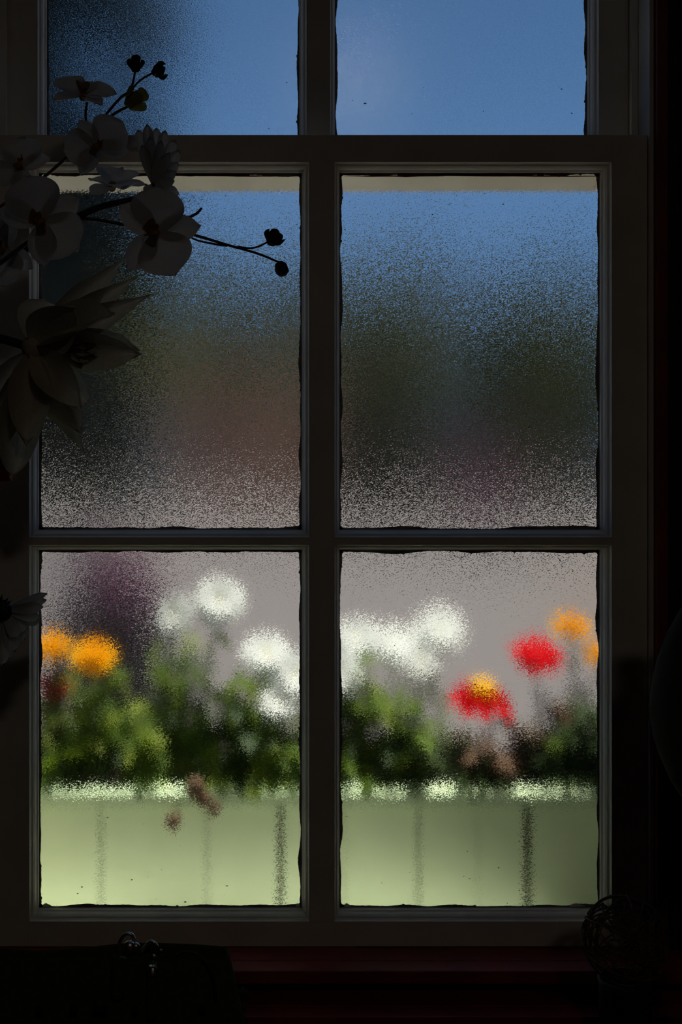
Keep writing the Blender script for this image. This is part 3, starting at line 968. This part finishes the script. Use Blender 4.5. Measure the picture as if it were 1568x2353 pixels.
# ------------------------------------------------------------------ twig ball on a black pot
TY = -0.16
rb = 0.0446
cb0 = W(1438, 2160, TY)
pot = thing('black_pot', 'slim black pot holding up the willow twig ball, bottom right', 'pot', (cb0.x, TY, TZ))
hp = cb0.z - rb - TZ + 0.004
vs, fs = lathe([(0.030, 0), (0.032, 0.004), (0.026, hp * 0.5), (0.026, hp - 0.008), (0.028, hp), (0.0245, hp + 0.002), (0.0225, hp - 0.004), (0.020, hp - 0.012)], 24)
MB().add(vs, fs).build('pot_body', M['pot'], pot, smooth=True)
tw = thing('twig_ball', 'woven brown willow twig ball at the lower right corner of the window', 'ornament', cb0 - Vector((0, 0, rb)))
rnd = random.Random(12)
for k in range(54):
    ax = Vector((rnd.gauss(0, 1), rnd.gauss(0, 1), rnd.gauss(0, 1))).normalized()
    u = ax.orthogonal().normalized()
    v = ax.cross(u)
    a0 = rnd.uniform(0, 6.28)
    ln = rnd.uniform(1.4, 4.5)
    off = rnd.uniform(-0.55, 0.55)
    rr = rb * rnd.uniform(0.86, 0.985)
    pts = []
    for i in range(22):
        a = a0 + ln * i / 21
        q = (u * math.cos(a) + v * math.sin(a)) * math.sqrt(1 - off * off) + ax * off
        q += 0.05 * Vector((noise.noise(q * 2 + Vector((k, 0, 0))), noise.noise(q * 2 + Vector((0, k, 0))), noise.noise(q * 2 + Vector((0, 0, k)))))
        pts.append(q.normalized() * rr + Vector((0, 0, rb)))
    MB().tube(pts, rnd.uniform(0.0006, 0.0011), 5).build('twig', M['twig'], tw, smooth=True)

# ------------------------------------------------------------------ bulbous vase at the right edge
VY = -0.30
dpx = (VY - CAM_Y) / FPX
rv = thing('bulbous_vase', 'dark green bulbous vase cut off by the right edge of the picture', 'vase', (W(1690, 1640, VY).x, VY, TZ))
prof = [(0.05, 0), (0.052, 0.006)]
zb = lambda py: W(0, py, VY).z - TZ
for py, rp in ((2250, 40), (2150, 38), (2000, 48), (1900, 84), (1830, 122), (1800, 142), (1750, 164), (1700, 180), (1640, 187), (1580, 182), (1520, 170), (1460, 148), (1410, 122), (1360, 88), (1320, 60), (1290, 52), (1260, 60), (1250, 66)):
    prof.append((rp * dpx, zb(py)))
prof += [(60 * dpx, zb(1250)), (46 * dpx, zb(1290)), (48 * dpx, zb(1330))]
vs, fs = lathe(prof, 40)
MB().add(vs, fs).build('vase_body', M['ceramic'], rv, smooth=True)

# ================================================================== outside
gz = 0.0
gb = MB()
gb.box(-60, 60, 0.115, 90, -0.2, gz)
structure(gb.build('ground', M['ground']), 'pinkish grey paving beyond the window')
bed = structure(MB().box(3.0, 9.0, 6.5, 12.0, gz, gz + 0.02).build('garden_bed_ground', M['sand']), 'tan gravel patch on the paving')
# outer face of the house, added overhang, outer sill
ex = MB()
ex.box(-3.0, XL - 0.02, 0.11, 0.13, 0, 3.2).box(XR + 0.02, 3.0, 0.11, 0.13, 0, 3.2)
ex.box(XL - 0.02, XR + 0.02, 0.11, 0.13, 0, ZB - 0.05).box(XL - 0.02, XR + 0.02, 0.11, 0.13, ZT + 0.02, 3.2)
structure(ex.build('wall_outside', M['extwall']), 'cream boarded outer face of the house')
structure(MB().box(-3.0, 3.0, 0.13, 0.215, 3.2, 3.26).build('shade_overhang', M['extwall']), 'unseen overhang added above the window to shade the glass')  # unseen, put in to keep direct sun off the glass
SZ = ZB - 0.045
structure(MB().box(-0.60, 0.80, 0.036, 0.52, SZ - 0.04, SZ).build('trim_5', M['sill'], bevel=0.003), 'broad white sunlit outer sill carrying the planter')

su = structure(MB().box(XR + 0.02, XR + 0.10, 0.13, 0.19, SZ + 0.001, ZT + 0.1).build('shade_board', M['extwall'], bevel=0.002), 'unseen board added at the right to shade that end of the sill')  # added out of view so the sill's right end falls in shadow
structure(MB().box(XL - 0.10, XL - 0.02, 0.13, 0.19, SZ + 0.001, ZT + 0.1).build('trim_7', M['extwall'], bevel=0.002), 'deep outer window surround board at the left')
# planter
PY0, PY1 = 0.182, 0.382
pl = thing('planter_box', 'long pale green boarded planter box standing outside the lower panes', 'planter', (0.1, 0.3, SZ))
P0 = Vector((0.1, 0.3, SZ))
ztopP = W(0, 1822, 0.177).z
X = lambda px: (px - CX) / FPX * (PY0 - CAM_Y)


def pbox(name, x0, x1, y0, y1, z0, z1, m, bevel=0.001):
    return MB().box(x0 - P0.x, x1 - P0.x, y0 - P0.y, y1 - P0.y, z0 - P0.z, z1 - P0.z).build(name, m, pl, bevel=bevel)


edges = [(-260, 2.0), (-20, 2.0), (232, 2.4), (476, 1.5), (645, 6.5), (790, 1.2), (962, 3.2), (1098, 1.2), (1214, 10.0), (1420, 2.4), (1600, 2)]
for (a, ga), (b_, gb_) in zip(edges[:-1], edges[1:]):
    dy = 0.0008 * random.uniform(-1, 1)
    pbox('board', X(a) + ga * 0.0005, X(b_) - gb_ * 0.0005, PY0 + dy, PY0 + 0.014 + dy, SZ + 0.001, ztopP - 0.016, M['planter'])
    pbox('board', X(a) + ga * 0.0005, X(b_) - gb_ * 0.0005, PY1 - 0.014, PY1, SZ + 0.001, ztopP - 0.016, M['planter'])
xa, xb = X(-260), X(1600)
pbox('end_panel', xa - 0.014, xa, PY0, PY1, SZ, ztopP - 0.016, M['planter'])
pbox('end_panel', xb, xb + 0.014, PY0, PY1, SZ, ztopP - 0.016, M['planter'])
pbox('rim_board', xa - 0.02, xb + 0.02, PY0 - 0.008, PY0 + 0.036, ztopP - 0.0155, ztopP, M['cap'])
pbox('rim_board', xa - 0.02, xb + 0.02, PY1 - 0.036, PY1 + 0.008, ztopP - 0.0155, ztopP, M['cap'])
pbox('soil', xa, xb, PY0 + 0.017, PY1 - 0.017, SZ + 0.001, ztopP - 0.03, M['soil'], bevel=0)
SOIL = ztopP - 0.03

STM = {}


def plant_stem(parent, pts, r=0.0022, m=None):
    return stem(parent, pts, r, r * 0.75, m or M['stem'])


FLC = blob((1, 1, 0.45), 2, 0.1, 4)


def head(parent, c, face, R, n, me, pm, cm, cr=0.28, rows=1, droop=0.0, wid=1.0, seed=0):
    rnd = random.Random(seed)
    f = Vector(face).normalized()
    fm = basis(c, f, (0.1, 0, 1))
    fl = put('flower', FLC, cm, parent, fm @ Matrix.Scale(R * cr, 4))
    for r_ in range(rows):
        nn = max(5, int(n * (1 - 0.2 * r_)))
        for k in range(nn):
            a = 2 * math.pi * (k + 0.5 * (r_ % 2)) / nn + rnd.uniform(-0.08, 0.08)
            s = R * (1 - 0.20 * r_) * rnd.uniform(0.92, 1.06)
            lm = fm @ Matrix.Translation((0, 0, 0.03 * R * r_)) @ Matrix.Rotation(a, 4, 'Z') @ Matrix.Rotation(-droop + 0.32 * r_ + rnd.uniform(-0.1, 0.1), 4, 'X') @ Matrix.Diagonal((s * wid, s, s, 1))
            put('petal', me, pm, fl, lm)
    return fl


def leaf(parent, at, d, L, m, me=None, up=(0, -0.4, 1), w=1.0):
    d = Vector(d).normalized()
    return put('leaf', me or random.choice(L_leaf), m, parent, basis(at, up, d, (L * w, L, L)))


def flower_plant(name, label, cat, grp, px, py, y, R, kind, face, seed, base_dx=0.0, nleaf=7, leafm=None, droop=0.0):
    rnd = random.Random(seed)
    y -= 0.025
    c = W(px, py, y)
    y0 = min(max(y, PY0 + 0.03), PY1 - 0.03)
    base = Vector((c.x + base_dx, y0, SOIL))
    t = thing(name, label, cat, base, grp)
    mid = base * 0.5 + c * 0.5 + Vector((rnd.uniform(-0.015, 0.015), 0, 0.01))
    f = Vector(face).normalized()
    pts = [base, mid, c - f * R * 0.12 - Vector((0, 0, R * 0.1)), c - f * R * 0.05]
    plant_stem(t, pts)
    pm, cm, n, me, rows, cr_, wid = {
        'white': (M['white_p'], M['disc'], 17, P_daisy, 2, 0.22, 1.3),
        'whitefull': (M['white_p'], M['disc'], 18, P_daisy, 2, 0.18, 1.4),
        'yellow': (M['yellow_p'], M['yellow_p'], 16, P_mari, 3, 0.35, 1.0),
        'red': (M['red_p'], M['disc_dark'], 13, P_gaz, 2, 0.22, 1.25),
        'redyel': (M['red_p'], M['yellow_p'], 8, P_gaz, 1, 0.36, 1.5),
        'dullred': (M['dullred_p'], M['disc_dark'], 12, P_gaz, 1, 0.3, 1.3),
    }[kind]
    head(t, c, face, R, n, me, pm, cm, cr_, rows, droop, wid, seed)
    P = smooth_path([base, mid, c], 8)
    for k in range(nleaf):
        q = P[int(1 + (len(P) - 4) * (k + rnd.random() * 0.6) / nleaf)]
        a = rnd.uniform(0, 6.28)
        leaf(t, q, (math.cos(a), math.sin(a) * 0.7, rnd.uniform(0.1, 0.9)), rnd.uniform(0.022, 0.05), leafm or M['leaf'])
    return t


G1, G2, G3 = 'white daisies in the planter', 'yellow marigolds in the planter', 'red flowers in the planter'
FP = [
    ('daisy_plant', 'tallest white daisy, standing highest behind the lower left pane', 'flower', G1, 503, 1380, 0.26, 0.040, 'whitefull', (0.1, -0.85, 0.6), 'l'),
    ('daisy_plant', 'pale white daisy just left of the tallest one, half turned away', 'flower', G1, 400, 1412, 0.30, 0.032, 'white', (-0.3, -0.8, 0.4), ''),
    ('daisy_plant', 'white daisy right of the tallest one, at mid height in the lower left pane', 'flower', G1, 612, 1502, 0.28, 0.038, 'white', (0.1, -0.7, 0.7), ''),
    ('daisy_plant', 'white daisy against the central glazing bar of the left pane', 'flower', G1, 680, 1552, 0.27, 0.042, 'whitefull', (0.3, -0.8, 0.6), ''),
    ('daisy_plant', 'lowest white daisy with a visible yellow centre in the lower left pane', 'flower', G1, 640, 1612, 0.25, 0.032, 'white', (0.0, -0.8, 0.65), ''),
    ('daisy_plant', 'white daisy low beside the central bar in the lower right pane', 'flower', G1, 775, 1545, 0.26, 0.040, 'whitefull', (-0.3, -0.8, 0.6), ''),
    ('daisy_plant', 'white daisy second from the central bar in the lower right pane', 'flower', G1, 822, 1466, 0.31, 0.036, 'whitefull', (-0.1, -0.8, 0.7), ''),
    ('daisy_plant', 'white daisy between two others in the middle of the white cluster', 'flower', G1, 905, 1480, 0.37, 0.036, 'whitefull', (0.1, -0.7, 0.7), ''),
    ('daisy_plant', 'highest white daisy of the right hand cluster', 'flower', G1, 1012, 1446, 0.36, 0.042, 'whitefull', (0.1, -0.75, 0.7), ''),
    ('daisy_plant', 'white daisy low in the right hand cluster, shaded by its neighbours', 'flower', G1, 965, 1520, 0.33, 0.032, 'white', (0.1, -0.7, 0.5), ''),
    ('marigold_plant', 'yellow marigold cut by the left edge of the lower left pane', 'flower', G2, 118, 1486, 0.27, 0.030, 'yellow', (-0.1, -0.5, 0.9), 'g'),
    ('marigold_plant', 'large yellow marigold near the left edge of the lower left pane', 'flower', G2, 216, 1508, 0.25, 0.034, 'yellow', (0.1, -0.55, 0.8), 'g'),
    ('marigold_plant', 'yellow marigold standing highest at the right side of the right pane', 'flower', G2, 1314, 1442, 0.30, 0.030, 'yellow', (0.0, -0.5, 0.95), 'g'),
    ('marigold_plant', 'yellow marigold cut by the right edge of the right pane', 'flower', G2, 1380, 1508, 0.29, 0.027, 'yellow', (0.1, -0.5, 0.9), 'g'),
    ('red_flower_plant', 'bright round red flower high in the lower right pane', 'flower', G3, 1234, 1502, 0.27, 0.040, 'red', (0.0, -0.45, 0.85), 'd'),
    ('red_flower_plant', 'red flower with orange centre and drooping petals, lower right pane', 'flower', G3, 1112, 1580, 0.26, 0.055, 'redyel', (0.12, -0.35, 0.95), 'd'),
    ('red_flower_plant', 'dull red faded flower below the marigolds at the left', 'flower', G3, 128, 1556, 0.28, 0.034, 'dullred', (0.1, -0.5, 0.9), 'd'),
]
for i, (nm, lb, ct, gp, px, py, y, R, kd, fc, fl_) in enumerate(FP):
    dr = 0.5 if kd in ('redyel', 'dullred') else (0.05 if kd != 'yellow' else 0.12)
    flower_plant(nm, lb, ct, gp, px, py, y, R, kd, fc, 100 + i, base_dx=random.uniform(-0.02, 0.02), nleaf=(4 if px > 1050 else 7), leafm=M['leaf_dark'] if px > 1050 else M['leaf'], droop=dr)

# hanging withered buds over the inner face of the planter
wb = thing('withered_flower_stem', 'brown withered flower heads drooping over the planter front', 'flower', (W(440, 1800, 0.20).x, 0.20, SOIL))
plant_stem(wb, [Vector((W(440, 1800, 0.20).x, 0.20, SOIL)), W(440, 1790, 0.18), W(425, 1815, 0.165), W(398, 1880, 0.16)], 0.0015)
plant_stem(wb, [Vector((W(450, 1800, 0.20).x, 0.20, SOIL)), W(455, 1785, 0.18), W(470, 1810, 0.165), W(490, 1860, 0.16)], 0.0015)
for (px, py, r) in ((398, 1886, 0.012), (468, 1835, 0.012), (492, 1858, 0.010), (448, 1808, 0.014)):
    put('bud', BUD, M['wither'], wb, Matrix.Translation(W(px, py, 0.16)) @ Matrix.Scale(r, 4))
for (px, py, r, y, lb) in ((1282, 1640, 0.017, 0.25, 'round brown seed head on a bent stem under the red flower'), (1200, 1690, 0.014, 0.28, 'small brown seed head low among dark leaves at the right')):
    c = W(px, py, y)
    sh = thing('seed_head', lb, 'flower', (c.x - 0.01, y, SOIL))
    plant_stem(sh, [Vector((c.x - 0.01, y, SOIL)), c + Vector((-0.012, 0, -0.04)), c], 0.0018)
    put('bud', BUD, M['wither'], sh, Matrix.Translation(c) @ Matrix.Scale(r, 4))
    for k in range(9):
        a = k * 0.7
        leaf(sh, c, (math.cos(a), 0.4 * math.sin(a * 2), math.sin(a) - 0.3), r * 1.8, M['wither'])
mv = thing('mauve_flower_plant', 'small mauve flower half hidden in the middle of the right pane', 'flower', (W(945, 1690, 0.33).x, 0.33, SOIL))
plant_stem(mv, [mv.location, W(945, 1720, 0.33), W(940, 1690, 0.33)])
for (px, py) in ((935, 1685), (955, 1705)):
    head(mv, W(px, py, 0.32), (0, -0.7, 0.6), 0.016, 8, P_gaz, M['mauve'], M['disc_dark'], 0.3, 1, 0.1, 1.3, 3)

# leafy plants filling the planter: (px range, top py, density, materials, label)
LP = [
    (100, 1590, 0.24, 1.0, 'g', 'bushy green plant under the yellow marigolds at the left'),
    (175, 1610, 0.27, 1.0, 'l', 'light green plant beside the marigold stems'),
    (250, 1560, 0.29, 0.8, 'g', 'green plant at the left with lime leaf tips'),
    (320, 1640, 0.25, 1.0, 'l', 'low lime-leaved plant left of the middle of the left pane'),
    (385, 1540, 0.30, 1.1, 'g', 'upright green plant under the pale daisy'),
    (460, 1480, 0.28, 1.0, 'g', 'tall green plant below the tallest daisy'),
    (530, 1560, 0.25, 1.2, 'g', 'dense green plant in the middle of the left pane'),
    (600, 1545, 0.29, 1.0, 'l', 'light green plant under the daisies by the central bar'),
    (665, 1640, 0.26, 1.0, 'g', 'green plant against the central bar in the left pane'),
    (735, 1600, 0.28, 0.9, 'g', 'green plant hidden behind the central bar'),
    (800, 1570, 0.26, 1.0, 'g', 'green plant at the left edge of the right pane'),
    (860, 1520, 0.29, 1.0, 'l', 'tall light green plant under the white cluster of the right pane'),
    (915, 1600, 0.26, 0.9, 'l', 'lime-leaved plant with a few brown leaves in the right pane'),
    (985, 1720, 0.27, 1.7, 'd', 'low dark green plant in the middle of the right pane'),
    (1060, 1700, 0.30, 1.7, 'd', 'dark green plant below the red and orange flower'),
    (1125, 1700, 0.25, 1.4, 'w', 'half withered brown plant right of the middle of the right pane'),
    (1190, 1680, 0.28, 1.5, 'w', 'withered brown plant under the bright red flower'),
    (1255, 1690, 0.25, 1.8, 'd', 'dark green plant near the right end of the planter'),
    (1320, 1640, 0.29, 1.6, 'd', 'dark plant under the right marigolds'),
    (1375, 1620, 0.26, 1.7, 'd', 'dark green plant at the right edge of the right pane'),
]
for i, (px, tpy, y, dens, kd, lb) in enumerate(LP):
    rnd = random.Random(500 + i)
    y -= 0.02
    base = Vector((W(px, 1800, y).x, y, SOIL))
    t = thing('leafy_plant', lb, 'plant', base, 'leafy plants filling the planter')
    nst = 6
    for s in range(nst):
        tx = px + rnd.uniform(-48, 48)
        ty = tpy + (0 if s == 0 else rnd.uniform(10, max(20, (1800 - tpy) * 0.75)))
        top = W(tx, ty, min(0.36, max(0.185, y + rnd.uniform(-0.05, 0.06))))
        b0 = base + Vector((rnd.uniform(-0.015, 0.015), rnd.uniform(-0.02, 0.02) if 0.24 < y < 0.35 else 0, 0))
        P = smooth_path([b0, b0 * 0.5 + top * 0.5 + Vector((rnd.uniform(-0.01, 0.01), 0, 0.01)), top], 6)
        MB().tube([q - base for q in P], taper(len(P), 0.0016, 0.0008), 5).build('stem', M['stem'] if kd != 'w' else M['wither'], t, smooth=True)
        ln = (top - b0).length
        nl = int((5 + ln * 75) * dens)
        for k in range(nl):
            q = P[min(len(P) - 1, int(len(P) * (0.15 + 0.85 * (k + rnd.random()) / nl)))]
            a = rnd.uniform(0, 6.28)
            r_ = rnd.random()
            if kd == 'g':
                m = M['leaf'] if r_ < 0.62 else (M['leaf_dark'] if r_ < 0.8 else M['leaf_lime'])
            elif kd == 'l':
                m = M['leaf'] if r_ < 0.5 else (M['leaf_lime'] if r_ < 0.85 else M['leaf_dark'])
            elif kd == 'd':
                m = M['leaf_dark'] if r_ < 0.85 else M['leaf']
            else:
                m = M['wither'] if r_ < 0.6 else M['leaf_dark']
            leaf(t, q, (math.cos(a), math.sin(a) * 0.6, rnd.uniform(-0.3, 0.8)), rnd.uniform(0.022, 0.048), m, L_broad if rnd.random() < 0.3 else None, w=rnd.uniform(0.8, 1.3))


# trailing shoots hanging over the rim, leaving the sunlit gaps seen in the photograph
GAPS = [(170, 300), (380, 470), (778, 830), (862, 1045), (1172, 1270)]
TR = [p for p in range(100, 1400, 36) if not any(a <= p <= b for a, b in GAPS)]
t = None
for i, p0 in enumerate(range(100, 1400, 260)):
    ps = [p for p in TR if p0 <= p < p0 + 260]
    b0 = Vector((W(p0 + 130, 1800, 0.25).x, 0.25, SOIL))
    t = thing('trailing_plant', ['trailing plant hanging over the planter rim at the far left', 'trailing plant hanging over the rim left of the central bar', 'trailing plant hanging over the rim behind the central bar',
                                 'trailing plant hanging over the rim in the middle of the right pane', 'trailing plant hanging over the rim at the far right'][i], 'plant', b0, 'leafy plants filling the planter')
    rnd = random.Random(900 + i)
    for p in ps:
        P = smooth_path([b0, W(p, 1770, 0.225), W(p + rnd.uniform(-8, 8), 1785, 0.20), W(p + rnd.uniform(-8, 8), 1812, 0.166)], 5)
        MB().tube([q - b0 for q in P], 0.0009, 5).build('stem', M['stem'], t, smooth=True)
        for k in range(11):
            q = P[rnd.randrange(5, len(P))]
            a = rnd.uniform(0, 6.28)
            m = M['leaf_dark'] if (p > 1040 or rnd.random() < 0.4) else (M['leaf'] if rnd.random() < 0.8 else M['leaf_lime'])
            leaf(t, q, (math.cos(a), -0.5, math.sin(a) * 0.6 - 0.1), rnd.uniform(0.014, 0.026), m, up=(0, -1, 0.6))

# ------------------------------------------------------------------ shrubs, trees, house beyond
def crown(name, parent, m, clusters, n, size, seed, local0):
    """a crown of many small leaves in rounded clusters, one uncountable mass"""
    rnd = random.Random(seed)
    vs, fs = [], []
    for k in range(n):
        c, r = rnd.choice(clusters)
        while True:
            d = Vector((rnd.uniform(-1, 1), rnd.uniform(-1, 1), rnd.uniform(-1, 1)))
            if 0.25 < d.length < 1:
                break
        p = Vector((c[0] + d.x * r[0], c[1] + d.y * r[1], c[2] + d.z * r[2])) - local0
        a = Vector((rnd.gauss(0, 1), rnd.gauss(0, 1), rnd.gauss(0, 1))).normalized()
        b_ = a.orthogonal().normalized()
        s = size * rnd.uniform(0.6, 1.4)
        i = len(vs)
        vs += [p - a * s, p + b_ * s * 0.45, p + a * s, p - b_ * s * 0.45]
        fs.append([i, i + 1, i + 2, i + 3])
    me = mesh(name, vs, fs)
    return obj(name, me, m, parent, None, 'stuff')


# purple-leaved shrub with magenta blossom, 1.6 m beyond the glass
y = 2.3
base = Vector((W(265, 1500, y).x, y, 0))
sh = thing('purple_shrub', 'dark purple-leaved shrub with magenta blossom behind the left marigolds', 'shrub', base)
for k in range(5):
    tp = W(265 + (k - 2) * 30, 1400 + abs(k - 2) * 40, y) - base
    MB().tube(smooth_path([Vector((0.03 * (k - 2), 0, 0)), tp * 0.5 + Vector((0.02 * (k - 2), 0, 0)), tp], 5), 0.008, 6).build('branch', M['bark'], sh)
cl = [(W(270, 1400, y), (0.143, 0.156, 0.13)), (W(220, 1480, y), (0.169, 0.169, 0.156)), (W(300, 1500, y), (0.13, 0.169, 0.156)), (W(255, 1610, y), (0.182, 0.182, 0.182)), (W(250, 1750, y), (0.195, 0.195, 0.182)), (W(150, 1480, y), (0.05, 0.1, 0.05)),
      (W(250, 1900, y), (0.195, 0.195, 0.195))]
crown('foliage', sh, M['purple_leaf'], cl, 10000, 0.018, 5, base)
crown('blossom', sh, M['magenta'], [(W(285, 1345, y - 0.03), (0.115, 0.08, 0.07)), (W(240, 1300, y), (0.08, 0.06, 0.05))], 1500, 0.016, 6, base)


def tree(name, label, cat, base, h, clusters, m, n, size, seed, grp=None, tr=0.12):
    t = thing(name, label, cat, base, grp)
    pts = smooth_path([Vector((0, 0, -0.02)), Vector((0.1, 0, h * 0.35)), Vector((-0.05, 0, h * 0.7)), Vector((0, 0, h * 0.93))], 4)
    MB().tube(pts, taper(len(pts), tr, tr * 0.3), 8).build('trunk', M['bark'], t, smooth=True)
    rnd = random.Random(seed)
    for k in range(3):
        a = rnd.uniform(0, 6.28)
        p0 = Vector((0, 0, h * (0.4 + 0.13 * k)))
        MB().tube([p0, p0 + Vector((math.cos(a) * h * 0.13, math.sin(a) * h * 0.13, h * 0.15))], [tr * 0.35, tr * 0.15], 6).build('branch', M['bark'], t)
    crown('crown', t, m, clusters, n, size, seed, Vector(base))
    return t


# dark tall tree at the left, 13 m away
y = 13.0
px2m = (y - CAM_Y) / FPX
bs = Vector((W(-140, 0, y).x, y, 0))
cl = []
rnd = random.Random(31)
for k in range(54):
    px = rnd.uniform(-300, 210) if k % 3 else rnd.uniform(150, 330)
    py = rnd.uniform(-330, 700)
    cl.append((W(px, py, y + rnd.uniform(-0.8, 0.8)), (0.55, 0.6, 0.45)))
for k in range(26):
    cl.append((W(rnd.uniform(-250, 250), rnd.uniform(450, 1080), y + rnd.uniform(-0.5, 0.5)), (0.5, 0.6, 0.45)))
tree('tall_tree', 'tall dark tree looming behind the left panes, from the shrub up into the sky', 'tree', bs, 8.0, cl, M['crown_dark'], 26000, 0.16, 3, None, 0.16)

# row of olive-green trees in the distance
ROW = [(110, 560, 44, 'olive tree at the far left, behind the tall dark tree'), (225, 600, 50, 'second olive tree from the left, beside the tall dark tree'), (330, 690, 44, 'broad olive tree left of the small brick house roof'), (480, 640, 50, 'olive tree rising behind the brick house'), (620, 670, 44, 'olive tree behind the right end of the brick house'),
       (760, 700, 50, 'olive tree hidden mostly by the central bar'), (880, 690, 44, 'olive tree over the dark hedge in the right pane'), (1010, 660, 50, 'tallest olive tree in the middle of the right pane'),
       (1150, 700, 44, 'olive tree right of the middle of the right pane'), (1290, 680, 50, 'olive tree near the right side of the right pane'), (700, 690, 57, 'olive tree of the back row behind the central bar'), (945, 690, 57, 'olive tree of the back row left of the tallest one'), (1225, 690, 57, 'olive tree of the back row near the right side'), (1420, 700, 44, 'olive tree at the right edge of the right pane')]
for i, (px, tpy, y, lb) in enumerate(ROW):
    rnd = random.Random(60 + i)
    base = Vector((W(px, 0, y).x, y, 0))
    cl = []
    for k in range(14):
        cl.append((W(px + rnd.uniform(-75, 75), rnd.uniform(tpy + 40, 1100), y + rnd.uniform(-1, 1)), (1.1, 1.1, 0.8)))
    cl.append((W(px, tpy + 50, y), (0.9, 0.9, 0.8)))
    for k in range(3):
        cl.append((W(px + rnd.uniform(-60, 60), tpy - rnd.uniform(0, 60), y), (0.35, 0.4, 0.7)))
    tree('olive_tree', lb, 'tree', base, base.z + W(px, tpy, y).z, cl, M['crown_olive'], 6500, 0.34, 90 + i, 'trees in the distance', 0.16)
# dark evergreen masses
for i, (x0, x1, tpy, y, lb) in enumerate(((770, 1010, 840, 26, 'blackish evergreen bush low in the right pane'), (1020, 1230, 940, 27, 'dark rounded bush in front of the distant trees'),
                                          (1240, 1450, 930, 28, 'dark bush at the right end of the distant planting'), (80, 330, 960, 26, 'dark bush left of the brick house'))):
    rnd = random.Random(70 + i)
    base = Vector((W((x0 + x1) / 2, 0, y).x, y, 0))
    cl = []
    for k in range(12):
        cl.append((W(rnd.uniform(x0 + 40, x1 - 40), rnd.uniform(tpy + 50, 1175), y + rnd.uniform(-0.6, 0.6)), (0.6, 0.7, 0.6)))
    t = thing('dark_bush', lb, 'bush', base, 'dark bushes in the distance')
    MB().tube([Vector((0, 0, 0)), Vector((0.05, 0, 1.2))], [0.12, 0.06], 7).build('trunk', M['bark'], t)
    crown('foliage', t, M['crown_dark'], cl, 7000, 0.30, 80 + i, base)
# magenta shrub far right
y = 22.0
base = Vector((W(1110, 0, y).x, y, 0))
t = thing('magenta_shrub', 'far shrub with dull magenta blossom low in the right pane', 'shrub', base)
MB().tube([Vector((0, 0, 0)), Vector((0, 0, 0.8))], [0.05, 0.03], 6).build('trunk', M['bark'], t)
crown('foliage', t, M['crown_dark'], [(W(1110, 1140, y), (1.0, 0.6, 0.45)), (W(1090, 1180, y), (0.9, 0.6, 0.35))], 1500, 0.09, 4, base)
crown('blossom', t, M['magenta'], [(W(1115, 1115, y - 0.3), (0.8, 0.4, 0.33))], 1100, 0.07, 7, base)

# small brick house
y = 30.5
hx0, hx1 = W(385, 0, y).x, W(765, 0, y).x
zr = W(0, 905, y).z
hb = Vector(((hx0 + hx1) / 2, y + 2, 0))
h = thing('brick_house', 'small orange-brown brick house far beyond the left panes', 'house', hb)
hw = (hx1 - hx0) / 2
MB().box(-hw, hw, -2, 3, 0, zr).build('wall', M['mortar'], h)
# courses of bricks, as joined relief (far too small to pick apart)
bbm = MB()
nz = int(zr / 0.30)
for r_ in range(nz):
    for c_ in range(int(2 * hw / 0.6)):
        x = -hw + 0.6 * c_ + (0.3 if r_ % 2 else 0.0)
        if x + 0.57 > hw:
            continue
        bbm.box(x, x + 0.57, -2.02, -1.995, 0.30 * r_, 0.30 * r_ + 0.27)
bbm.build('brickwork', M['brickwall'], h, kind='stuff')
rb_ = MB()
rb_.add([(-hw - 0.3, -2.4, zr), (hw + 0.3, -2.4, zr), (hw + 0.3, 3.4, zr), (-hw - 0.3, 3.4, zr), (-hw - 0.3, 0.5, zr + 0.45), (hw + 0.3, 0.5, zr + 0.45)],
        [[0, 1, 5, 4], [2, 3, 4, 5], [0, 4, 3], [1, 2, 5], [0, 3, 2, 1]])
rb_.build('roof', M['rooftile'], h)
wn = MB().box(-hw + 0.8, -hw + 1.7, -2.06, -2.0, 1.2, 2.3).build('window', M['dark_win'], h)
